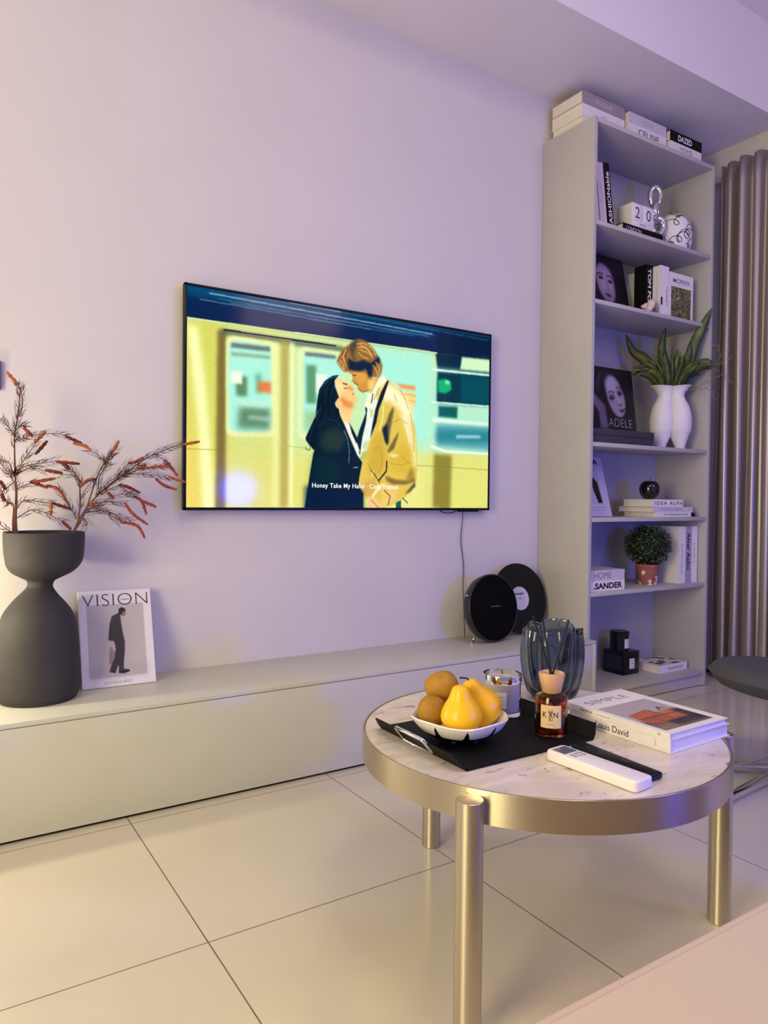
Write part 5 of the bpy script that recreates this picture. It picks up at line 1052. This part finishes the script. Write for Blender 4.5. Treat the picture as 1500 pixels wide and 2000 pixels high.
text('side_text', 'WATERMARK', 0.17, 0.008, frame((2.7820, 2.098, S2+0.115), (0, 0, -1), (-1, 0, 0)), M_lightgrey, rb, space=1.3)
b = MB(); b.box(2.786, 2.797, 2.0772, 2.0778, S2+0.055, S2+0.090); b.build('spine_block', M_ink, rb)
upright('slim white book with grey spine title left of the patterned book', 2.8135, 0.026, 2.077, S2, 0.228, 0.19, 0, M_white, 'MORRIS', M_grey, 0.36, 0.42, 0.5, up=False, grp=g)
T = frame((2.842, 2.104, S2), (1, 0, 0), (0, -1, 0)); rb = book('white book facing front with dark botanical pattern panel on second shelf', T, 0.176, 0.212, 0.026, M_white, M_page, g)
cover_text(rb, T, 'MORRIS', 0.088, 0.178, 0.120, 0.020, 0.026, M_grey, 0.01); cover_text(rb, T, 'patterns', 0.088, 0.160, 0.06, 0.005, 0.026, M_lightgrey, name='small_print')
P_ = Paint(80, 80, (112, 112, 78)); rs = np.random.RandomState(9)
for k in range(150):
    u_, v_ = rs.rand(2); q = rs.rand()
    P_.ell(u_, v_, 0.015+0.03*q, 0.012+0.02*q, [(44, 38, 34), (150, 150, 108), (30, 28, 30), (136, 128, 96), (64, 58, 44), (178, 170, 130)][rs.randint(6)], 0.004, 0.9, rot=rs.rand()*3)
for k in range(16):
    u_, v_ = rs.rand(2); P_.line([(u_+0.07*math.cos(z), v_+0.07*math.sin(z)) for z in np.linspace(0, 4.5, 9)], 0.009, (34, 30, 30), 0.003)
P_.ell(0.38, 0.66, 0.05, 0.05, (176, 140, 128), 0.01)
P_.sheet('pattern_panel', T @ Matrix.Translation((0.016, 0.010, 0.0265)), 0.144, 0.140, M_print, rb)

# ---------------------------------------------------------------- shelf 3
S3 = 1.1005
T, h_, t_, d_ = flat(2.330, 2.745, 2.072, S3, 0.058, 0.16)
r = thing('charcoal_box', 'low charcoal box lying on the third shelf under the portrait sleeve', 'box', (2.54, 2.15, S3))
b = MB(); b.box(2.330, 2.745, 2.072, 2.232, S3, S3+0.034, 0.0015); b.build('body', mat('charcoal_card', (62, 58, 66), 0.6), r)
b = MB(); b.box(2.328, 2.747, 2.070, 2.234, S3+0.0345, S3+0.062, 0.0015); b.build('lid', mat('charcoal_card'), r)
T, hl = leaning(2.480, 2.765, 2.175, 2.214, S3+0.0635, 0.292)
r = thing('portrait_sleeve', 'dark square sleeve with a face resting on a hand, standing on the charcoal box', 'record sleeve', (2.62, 2.18, S3+0.0635))
b = MB(); b.box(0, 0.285, 0, hl, -0.006, 0, 0.0005, T); b.build('sleeve', M_blackm, r); portrait_cover(2).sheet('sleeve_print', T @ Matrix.Translation((0.001, 0.001, 0.0004)), 0.283, hl-0.002, M_print, r)
cover_text(r, T, 'ADELE', 0.176, 0.045, 0.155, 0.036, 0.0006, mat('lilac_white_ink', (186, 176, 192), 0.6), -0.022, 1.05)
# torso vase
O = Vector((2.935, 2.125, S3)); vd = Vector((0.66, 0.75, 0)).normalized(); sx = Vector((vd.y, -vd.x, 0))
r = thing('torso_vase', 'white ceramic vase shaped like hips and thighs holding green leaves', 'vase', O)
keys = [  # z, half width, half depth, leg gap
 (0.000, 0.021, 0.021, 1), (0.012, 0.024, 0.024, 1), (0.035, 0.033, 0.032, 1), (0.060, 0.045, 0.040, 1), (0.085, 0.0535, 0.050, 0.6), (0.110, 0.056, 0.056, 0.2), (0.140, 0.056, 0.060, 0), (0.170, 0.051, 0.055, 0), (0.200, 0.043, 0.045, 0), (0.225, 0.036, 0.037, 0), (0.245, 0.033, 0.034, 0), (0.262, 0.036, 0.036, 0), (0.276, 0.047, 0.042, 0), (0.286, 0.060, 0.050, 0)]
def lobe(sgn):
    b = MB(); n = 40; vv = []; ff = []
    kz = [Vector((k[0], k[1], k[2])) for k in keys]; path = smoothpath(kz, 4); m_ = len(path)
    for p_ in path:
        z, hw, hd = p_
        cx = sgn*(0.0215+0.022*min(1, z/0.06)*(1 if z < 0.19 else 1)-0.010*max(0, min(1, (z-0.15)/0.08)))
        if z < 0.085: cx = sgn*(0.044-0.006*min(1, z/0.085)+0.0*z)
        elif z < 0.20: cx = sgn*(0.038)
        elif z < 0.245: cx = sgn*(0.038-0.012*(z-0.20)/0.045)
        else: cx = sgn*(0.026+0.006*(z-0.245)/0.04)
        for k in range(n):
            a = 2*PI*k/n; x = cx+hw*0.97*math.cos(a); y = hd*math.sin(a)
            if z < 0.078: x = cx+min(hw, 0.8*hw+0.004)*math.cos(a)
            if x*sgn < 0: x = -sgn*0.0005
            vv.append(O+sx*x+vd*y+Vector((0, 0, z+(0.006*abs(x)/0.09 if z > 0.27 else 0))))
    for i in range(m_-1):
        for k in range(n): ff.append((i*n+k, i*n+(k+1) % n, (i+1)*n+(k+1) % n, (i+1)*n+k))
    ff.append(tuple(range(n))[::-1]); b._add(vv, ff); return b
for s_ in (-1, 1):
    o = lobe(s_).build('body_half', M_cer, r, angle=180); md = o.modifiers.new('s', 'SOLIDIFY'); md.thickness = 0.003; md.offset = -1
# greenery
r = thing('leafy_greenery', 'bunch of dark green blade leaves and fine tendrils standing in the torso vase', 'plant', O+Vector((0, 0, 0.2)))
Mg = mat('dark_green_leaf', (70, 88, 46), 0.5, noise=0.22, nscale=25); Mg2 = mat('moss_green_leaf', (92, 108, 62), 0.5, noise=0.2, nscale=25); Mg3 = mat('olive_leaf', (84, 92, 40), 0.55, noise=0.2, nscale=25)
def blade(pts, wd, m, tw=0.0, name='leaf', wfun=None):
    pts = smoothpath(pts, 7); n = len(pts); vv = []; ff = []
    for i, p_ in enumerate(pts):
        t = i/(n-1); d = (pts[min(i+1, n-1)]-pts[max(i-1, 0)]).normalized(); sd_ = d.cross(vd).normalized()
        sd_ = (sd_*math.cos(tw*t)+vd*math.sin(tw*t)).normalized(); nn = d.cross(sd_)
        wv_ = wd*(wfun(t) if wfun else (math.sin(PI*min(1, 0.14+0.86*t))**0.8)); 
        vv += [p_-sd_*wv_, p_+nn*(-wv_*0.18), p_+sd_*wv_, p_+nn*(-wv_*0.18+0.0012)]
    for i in range(n-1):
        a = i*4; c = a+4
        ff += [(a, a+1, c+1, c), (a+1, a+2, c+2, c+1), (a+2, a+3, c+3, c+2), (a+3, a, c, c+3)]
    b = MB(); b._add(vv, ff); return b.build(name, m, r, angle=180)
def Wp(dx, dz, dy=0.0): return O+sx*dx*0.97+vd*dy+Vector((0, 0, 0.20+dz*(1.0+0.42*max(0, dz))))
blade([Wp(-0.02, 0), Wp(-0.060, 0.11), Wp(-0.120, 0.195), Wp(-0.178, 0.235), Wp(-0.212, 0.300)], 0.027, Mg3)
blade([Wp(0.0, 0.0), Wp(-0.020, 0.14), Wp(-0.045, 0.24), Wp(-0.030, 0.320)], 0.023, Mg)
blade([Wp(0.02, 0), Wp(0.065, 0.14), Wp(0.100, 0.25), Wp(0.145, 0.330), Wp(0.178, 0.385)], 0.026, Mg2)
blade([Wp(0.02, 0), Wp(0.05, 0.12), Wp(0.09, 0.16), Wp(0.16, 0.185), Wp(0.185, 0.16)], 0.026, Mg2)
blade([Wp(0.01, 0), Wp(0.04, 0.14), Wp(0.075, 0.21), Wp(0.085, 0.26)], 0.022, Mg)
blade([Wp(-0.01, 0), Wp(-0.05, 0.09), Wp(-0.085, 0.13), Wp(-0.090, 0.19)], 0.024, Mg)
blade([Wp(0.0, 0), Wp(0.01, 0.10), Wp(0.03, 0.17), Wp(0.02, 0.235)], 0.022, Mg3)
rnd = random.Random(11)
for k in range(86):
    a = rnd.uniform(-1.1, 0.9); L = rnd.uniform(0.15, 0.235); dp = rnd.uniform(-0.06, 0.05)
    blade([Wp(0.02*a, 0.02), Wp(0.4*L*a, 0.07+0.25*L, dp*0.5), Wp(0.75*L*a, 0.09+0.45*L*(1.1-abs(a)*0.4), dp), Wp(L*a*0.95, 0.09+L*0.62*(1.15-abs(a)*0.75), dp)], rnd.uniform(0.006, 0.019), rnd.choice([Mg, Mg2, Mg3]), tw=rnd.uniform(-0.6, 0.6))
M_tend = mat('fine_green_tendril', (112, 118, 78), 0.6)
for k, l in enumerate([[(0.06, 0.06), (0.14, 0.10), (0.20, 0.16), (0.205, 0.225), (0.18, 0.25)], [(0.08, 0.08), (0.16, 0.13), (0.22, 0.185), (0.262, 0.20)], [(0.08, 0.07), (0.16, 0.10), (0.21, 0.13), (0.25, 0.125), (0.262, 0.10)], [(0.05, 0.06), (0.12, 0.075), (0.17, 0.065), (0.185, 0.03)], [(0.0, 0.05), (0.0, 0.16), (0.012, 0.22), (0.018, 0.235)], [(0.0, 0.05), (0.0, 0.15), (-0.018, 0.20), (-0.04, 0.20)], [(0.08, 0.08), (0.17, 0.15), (0.215, 0.215), (0.25, 0.23)]]):
    pts = smoothpath([Wp(x, z, 0.01*(k % 3)-0.03) for x, z in l], 8); b = MB(); b.tube(pts, [0.0012*(1-0.5*i/len(pts)) for i in range(len(pts))], 5)
    for q in range(8, len(pts)-1, 3):
        d = (pts[q+1]-pts[q]).normalized(); sdd = d.cross(vd).normalized()*(1 if q % 2 else -1); e_ = pts[q]+(d*0.8+sdd*0.6)*0.020; m1 = pts[q]+(d*0.8+sdd*0.6)*0.010; wv_ = d.cross(vd)*0.0022
        if k < 4: b._add([pts[q], m1+wv_, e_, m1-wv_, m1+vd*0.001], [(0, 1, 4), (1, 2, 4), (2, 3, 4), (3, 0, 4), (0, 3, 2, 1)])
    b.build('tendril', M_tend, r)

# ---------------------------------------------------------------- shelf 4
S4 = 0.7905
T, hl = leaning(2.370, 2.578, 2.152, 2.225, S4+0.001, 0.262)
r = thing('photo_card', 'white card with a walking dark figure leaning at the left of the fourth shelf', 'card', (2.47, 2.16, S4))
b = MB(); b.box(0, 0.208, 0, hl, -0.010, 0, 0.0005, T); b.build('card', M_palecard, r)
P_ = Paint(70, 90, (206, 198, 214)); P_.rect(0.12, 0.80, 0.21, 0.86, (190, 182, 200)); P_.poly([(0.62, 0.66), (0.55, 0.58), (0.58, 0.42), (0.66, 0.22), (0.78, 0.22), (0.76, 0.40), (0.74, 0.56), (0.68, 0.62)], (24, 20, 30)); P_.ell(0.60, 0.70, 0.035, 0.04, (40, 30, 38), 0.004)
P_.rect(0.2, 0.85, 0.145, 0.152, (110, 100, 130)); P_.rect(0.2, 0.8, 0.105, 0.112, (140, 130, 160)); P_.rect(0.2, 0.85, 0.075, 0.080, (140, 130, 160))
P_.sheet('card_print', T @ Matrix.Translation((0.001, 0.001, 0.0004)), 0.206, hl-0.002, M_print, r); cover_text(r, T, 'VOGA', 0.105, hl*0.91, 0.15, 0.024, 0.0006, M_ink, 0.02)
g = 'books lying flat on the fourth shelf'
stacked('white book at the bottom of the fourth shelf stack with black corner', 2.745, 3.030, 2.055, S4, 0.0215, 0.175, M_white, 'The Contemporary House', M_ink, 0.62, 0.50, 0.5, 0.01, grp=g)
o = MB(); o.box(3.0, 3.0298, 2.0538, 2.0546, S4+0.001, S4+0.0205); o.build('spine_block', M_ink, [q for q in bpy.data.objects if q.get('label') == 'white book at the bottom of the fourth shelf stack with black corner'][0])
stacked('pale book in the middle of the fourth shelf stack', 2.730, 3.015, 2.058, S4+0.022, 0.0235, 0.190, M_palecard, 'Art & Design magazine', M_grey, 0.55, 0.45, 0.4, grp=g)
stacked('white book on top of the fourth shelf stack under the black apple', 2.725, 2.950, 2.062, S4+0.046, 0.032, 0.155, M_white, 'IDEA ALPH', M_ink, 0.86, 0.54, 0.50, 0.005, space=1.35, grp=g)
O = Vector((2.800, 2.130, S4+0.0785)); T = Matrix.Translation(O)
r = thing('apple_ornament', 'glossy black apple ornament on top of white books', 'ornament', O)
ap = [(0, 0.004), (0.014, 0.0), (0.028, 0.006), (0.041, 0.024), (0.0455, 0.044), (0.042, 0.064), (0.030, 0.079), (0.016, 0.083), (0.006, 0.079), (0, 0.074)]
pr = [(max(0, p_.x), p_.z) for p_ in smoothpath([(x, 0, z) for x, z in ap], 4)]; pr[0] = (0, .004); pr[-1] = (0, .074)
b = MB(); b.lathe(pr, 48, T); b.build('body', mat('gloss_black', (10, 9, 12), 0.08, coat=0.5), r, angle=180)
b = MB(); b.tube([T @ Vector(p_) for p_ in smoothpath([(0, 0, 0.072), (0.002, 0, 0.085), (0.008, 0, 0.096)], 5)], 0.0018, 8); b.build('stem', mat('dark_steel', (90, 90, 100), 0.3, metal=1), r)

# ---------------------------------------------------------------- shelf 5
S5 = 0.4835
g = 'books lying flat at the left of the fifth shelf'
stacked('white book with bold black capitals at the left of the fifth shelf', 2.3185, 2.546, 2.055, S5, 0.043, 0.17, M_white, '.SANDER', M_ink, 0.78, 0.54, 0.60, 0.035, grp=g)
stacked('pale book with thin grey title lying on the bold lettered book', 2.3185, 2.546, 2.056, S5+0.0435, 0.043, 0.17, M_palecard, 'HOME', M_grey, 0.46, 0.40, 0.62, grp=g)
O = Vector((2.795, 2.130, S5)); T = Matrix.Translation(O)
r = thing('topiary_plant', 'round clipped leafy ball in a worn terracotta pot on the fifth shelf', 'potted plant', O)
pm = mat('worn_terracotta', (172, 96, 78), 0.8, bump=0.2, bscale=120); nt = pm.node_tree; bs = nt.nodes['Principled BSDF']
tcn = nt.nodes.new('ShaderNodeTexCoord'); nz = nt.nodes.new('ShaderNodeTexNoise'); nz.inputs['Scale'].default_value = 22; nz.inputs['Detail'].default_value = 5; nt.links.new(tcn.outputs['Object'], nz.inputs['Vector'])
sx_ = nt.nodes.new('ShaderNodeSeparateXYZ'); nt.links.new(tcn.outputs['Object'], sx_.inputs[0]); ma = nt.nodes.new('ShaderNodeMath'); ma.operation = 'MULTIPLY_ADD'; nt.links.new(sx_.outputs[2], ma.inputs[0]); ma.inputs[1].default_value = -2.6; nt.links.new(nz.outputs['Fac'], ma.inputs[2])
cr = nt.nodes.new('ShaderNodeValToRGB'); cr.color_ramp.elements[0].position = 0.452; cr.color_ramp.elements[0].color = (*lin((156, 90, 80)), 1); cr.color_ramp.elements[1].position = 0.462; cr.color_ramp.elements[1].color = (*lin((232, 214, 206)), 1)
nt.links.new(ma.outputs[0], cr.inputs['Fac']); nt.links.new(cr.outputs['Color'], bs.inputs['Base Color'])
b = MB(); b.lathe([(0, 0), (0.038, 0), (0.040, 0.003), (0.0485, 0.078), (0.0520, 0.079), (0.0525, 0.092), (0.049, 0.093), (0.047, 0.086), (0, 0.084)], 48, T, rfun=lambda a, q, z: 1+0.008*math.sin(5*a+z*80)); b.build('pot', pm, r, angle=40)
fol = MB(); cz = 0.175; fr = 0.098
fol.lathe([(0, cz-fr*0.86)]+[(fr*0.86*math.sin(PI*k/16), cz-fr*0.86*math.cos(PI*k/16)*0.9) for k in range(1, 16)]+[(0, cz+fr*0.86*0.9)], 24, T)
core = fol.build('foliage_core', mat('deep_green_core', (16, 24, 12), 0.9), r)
rnd = random.Random(4)
for gi, (mname, col, cnt) in enumerate((('dark_box_leaf', (34, 56, 26), 1700), ('pale_box_leaf', (108, 124, 66), 260))):
    fol = MB()
    for k in range(cnt):
        d = Vector((rnd.gauss(0, 1), rnd.gauss(0, 1), rnd.gauss(0, 1))).normalized(); q = fr*rnd.uniform(0.86, 1.06)
        c = Vector((d.x*q, d.y*q, cz+d.z*q*0.92)); 
        if c.z < 0.078: continue
        t1 = d.cross(Vector((rnd.gauss(0, 1), rnd.gauss(0, 1), rnd.gauss(0, 1)))).normalized(); ax = (t1*0.8+d*rnd.uniform(0.2, 0.9)).normalized(); sd_ = ax.cross(d).normalized(); L = rnd.uniform(0.007, 0.012); wl = L*0.32
        p0 = c-ax*L*0.3; p1 = c+ax*L; mid = c+ax*L*0.3
        fol._add([T @ p0, T @ (mid+sd_*wl), T @ p1, T @ (mid-sd_*wl), T @ (mid+d*0.001)], [(0, 1, 4), (1, 2, 4), (2, 3, 4), (3, 0, 4)])
    o = fol.build('leaves', mat(mname, col, 0.5), r, smooth=False, recalc=False); o['kind'] = 'stuff'
g = 'books standing at the right of the fifth shelf'
upright('white book with faint grey lettering standing right of the topiary', 2.940, 0.048, 2.072, S5, 0.262, 0.19, 0, M_white, 'KINFOLK', M_lightgrey, 0.55, 0.42, 0.35, up=False, grp=g)
upright('lilac grey spined book with bold black name between two white books', 2.989, 0.044, 2.072, S5, 0.262, 0.19, 0, mat('lilac_grey_card', (166, 158, 178), 0.5), 'Alvar Aalto', M_ink, 0.66, 0.56, 0.58, 0.015, up=False, grp=g)
upright('white book with tiny spaced title standing against the right panel', 3.034, 0.046, 2.074, S5, 0.262, 0.19, 0, M_white, 'KINFOLK', M_grey, 0.36, 0.52, 0.24, up=False, space=1.5, grp=g)

# ---------------------------------------------------------------- bottom shelf
S6 = 0.0725
r = thing('black_gift_box', 'square glossy black box with small white label on the bottom shelf', 'box', (2.735, 2.215, S6))
b = MB(); b.box(2.680, 2.790, 2.163, 2.275, S6, S6+0.104, 0.0015); b.build('body', mat('satin_black', (12, 12, 14), 0.28), r)
b = MB(); b.box(2.6792, 2.6802, 2.172, 2.262, S6+0.02, S6+0.085); b.build('side_panel', mat('dark_grey_satin', (44, 44, 48), 0.35), r)
def blabel(x0, x1, y, z0, z1, r):
    b = MB(); b.box(x0, x1, y-0.0008, y, z0, z1); lb = b.build('label', M_white, r); xc = (x0+x1)/2; h = z1-z0
    for z_, wd, ht, m, s in ((z0+h*0.80, 0.7, 0.10, M_ink, 'DIPTYQUE'), (z0+h*0.52, 0.5, 0.14, mat('red_brown_ink', (120, 50, 44), 0.6), '34'), (z0+h*0.22, 0.4, 0.12, M_grey, 'oz')):
        text('label_text', s, (x1-x0)*wd, h*ht, frame((xc, y-0.0012, z_), (1, 0, 0), (0, -1, 0)), m, lb)
blabel(2.722, 2.756, 2.1625, S6+0.025, S6+0.072, r)
O = Vector((2.715, 2.215, S6+0.1045)); T = Matrix.Translation(O)
r = thing('black_candle_jar', 'black lidded candle jar with small white label on the black box', 'candle jar', O)
b = MB(); b.lathe([(0, 0), (0.040, 0), (0.042, 0.002), (0.042, 0.070), (0, 0.070)], 48, T); b.build('jar', mat('satin_black'), r)
b = MB(); b.lathe([(0, 0.0705), (0.0425, 0.0705), (0.0435, 0.072), (0.0435, 0.084), (0.040, 0.088), (0, 0.089)], 48, T); b.build('lid', mat('satin_black'), r)
wrap(T, 0.0425, R(-108), R(-62), 0.014, 0.056).build('label', M_white, r, recalc=False)
wraptext('34', R(-85), 0.036, 0.016, 0.007, 0.0428, T, r, mat('red_brown_ink')); wraptext('DIPTYQUE', R(-85), 0.049, 0.022, 0.004, 0.0428, T, r, M_ink); wraptext('oz', R(-85), 0.022, 0.010, 0.005, 0.0428, T, r, M_grey)
Tb, h_, t_, d_ = flat(2.852, 3.055, 2.100, S6, 0.035, 0.15)
rb = book('white book with dark abstract cover lying on the bottom shelf', Tb, d_, h_, t_, M_white, M_page)
spine_text(rb, Tb, 'GIVENCHY', h_, t_, M_grey, 0.56, 0.42, 0.36, 0.01, up=False)
P_ = Paint(70, 90, (214, 208, 206)); rs = np.random.RandomState(21)
for k in range(13):
    u_, v_ = rs.rand(2); n_ = 7; P_.poly([(u_+(0.06+0.14*rs.rand())*math.cos(2*PI*i/n_), v_+(0.05+0.08*rs.rand())*math.sin(2*PI*i/n_)) for i in range(n_)], [(28, 26, 30), (70, 66, 70), (40, 36, 40)][rs.randint(3)], 0.006)
P_.sheet('cover_picture', Tb @ Matrix.Translation((0.006, 0.006, t_+0.0006)), d_-0.012, h_-0.012, M_print, rb)

# ================================================================ grey chair at the right
SCN = Vector((2.315, 1.146, 0))
r = thing('swivel_chair', 'dark grey padded seat on a chrome star base at the right edge', 'chair', SCN)
Mseat = mat('dark_grey_fabric', (74, 72, 78), 0.85, bump=0.35, bscale=900, noise=0.05, nscale=300)
Tc = Matrix.Translation((SCN.x, SCN.y, 0.316)) @ Matrix.Rotation(R(-33), 4, 'Z') @ Matrix.Rotation(R(5), 4, 'Y')
def cushion(z0, z1, rx, ry, p_=2.6, bulge=0.012):
    prof = [(0, z0), (0.80, z0), (0.93, z0+(z1-z0)*0.18), (1.0, z0+(z1-z0)*0.52), (0.985, z0+(z1-z0)*0.62), (0.94, z0+(z1-z0)*0.86), (0.84, z1), (0.5, z1+bulge*0.6), (0, z1+bulge)]
    b = MB(); b.lathe([(q, z) for q, z in [(max(0, v.x), v.z) for v in smoothpath([(x, 0, z) for x, z in prof], 4)]], 72, None)
    for v in b.bm.verts:
        q = math.hypot(v.co.x, v.co.y); a = math.atan2(v.co.y, v.co.x)
        k = 1/((abs(math.cos(a)))**p_+(abs(math.sin(a)))**p_)**(1/p_); v.co.x = math.cos(a)*q*k*rx; v.co.y = math.sin(a)*q*k*ry; v.co = Tc @ v.co
    return b
cushion(-0.045, 0.026, 0.31, 0.235, 2.2).build('seat', Mseat, r, angle=60)
b = MB(); b.tube([Tc @ Vector((0.310*math.cos(a)/((abs(math.cos(a)))**2.2+(abs(math.sin(a)))**2.2)**(1/2.2), 0.235*math.sin(a)/((abs(math.cos(a)))**2.2+(abs(math.sin(a)))**2.2)**(1/2.2), -0.007)) for a in [2*PI*k/72 for k in range(72)]], 0.0028, 6, closed=True); b.build('piping', Mseat, r)
HB = Vector((2.305, 1.23, 0))
b = MB(); b.lathe([(0, 0.022), (0.028, 0.022), (0.028, 0.05), (0.018, 0.06), (0.018, 0.255), (0.04, 0.262), (0, 0.262)], 32, Matrix.Translation(HB)); b.build('column', M_chrome, r, angle=40)
for k, (ex_, ey_) in enumerate(((2.02, 1.478), (1.93, 1.195), (2.52, 0.92), (2.68, 1.30))):
    d = (Vector((ex_, ey_, 0))-HB).normalized(); L = 0.385; s_ = Vector((-d.y, d.x, 0)); 
    b = MB(); p0 = HB+d*0.02; p1 = HB+d*L
    T_ = Matrix((d, s_, Vector((0, 0, 1)))).transposed().to_4x4(); T_.translation = HB
    b.prism([(0.0, -0.016), (L, -0.011), (L, 0.011), (0.0, 0.016)], 0.012, 0.030, 0.003, T_); lg = b.build('leg', M_chrome, r, angle=40)
    b = MB(); b.lathe([(0, 0), (0.013, 0), (0.013, 0.012), (0, 0.012)], 20, Matrix.Translation(HB+d*(L-0.02))); b.build('glide', M_dark, lg)

# ================================================================ sofa in the foreground
r = thing('sofa', 'beige fabric sofa seat edge in the bottom right foreground', 'sofa', (0.95, 0.15, 0))
Mso = mat('beige_sofa_fabric', (200, 180, 165), 0.8, bump=0.3, bscale=1400, noise=0.025, nscale=700, sheen=0.2)
SX0, SX1, SY0, SY1, SZ = 0.16, 1.75, -0.35, 0.437, 0.420
b = MB(); b.box(SX0, SX1, SY0, SY1, 0.30, SZ, 0.010, seg=4); b.build('seat_cushion', Mso, r, angle=60)
b = MB(); b.box(SX0+0.02, SX1-0.02, SY0+0.02, SY1-0.02, 0.07, 0.299, 0.008); b.build('frame', Mso, r, angle=60)
lp = []
for cx, cy, a0 in ((SX0+0.012, SY0+0.012, 180), (SX1-0.012, SY0+0.012, 270), (SX1-0.012, SY1-0.012, 0), (SX0+0.012, SY1-0.012, 90)):
    for k in range(5): lp.append((cx+0.010*math.cos(R(a0+k*22.5)), cy+0.010*math.sin(R(a0+k*22.5)), SZ-0.004))
b = MB(); b.tube(lp, 0.0045, 8, closed=True); b.build('piping', mat('beige_piping', (206, 180, 160), 0.75), r)
for x in (SX0+0.08, SX1-0.08):
    for y in (SY0+0.08, SY1-0.08):
        b = MB(); b.lathe([(0, 0), (0.014, 0), (0.018, 0.07), (0, 0.07)], 20, Matrix.Translation((x, y, 0))); b.build('leg', M_dark, r)
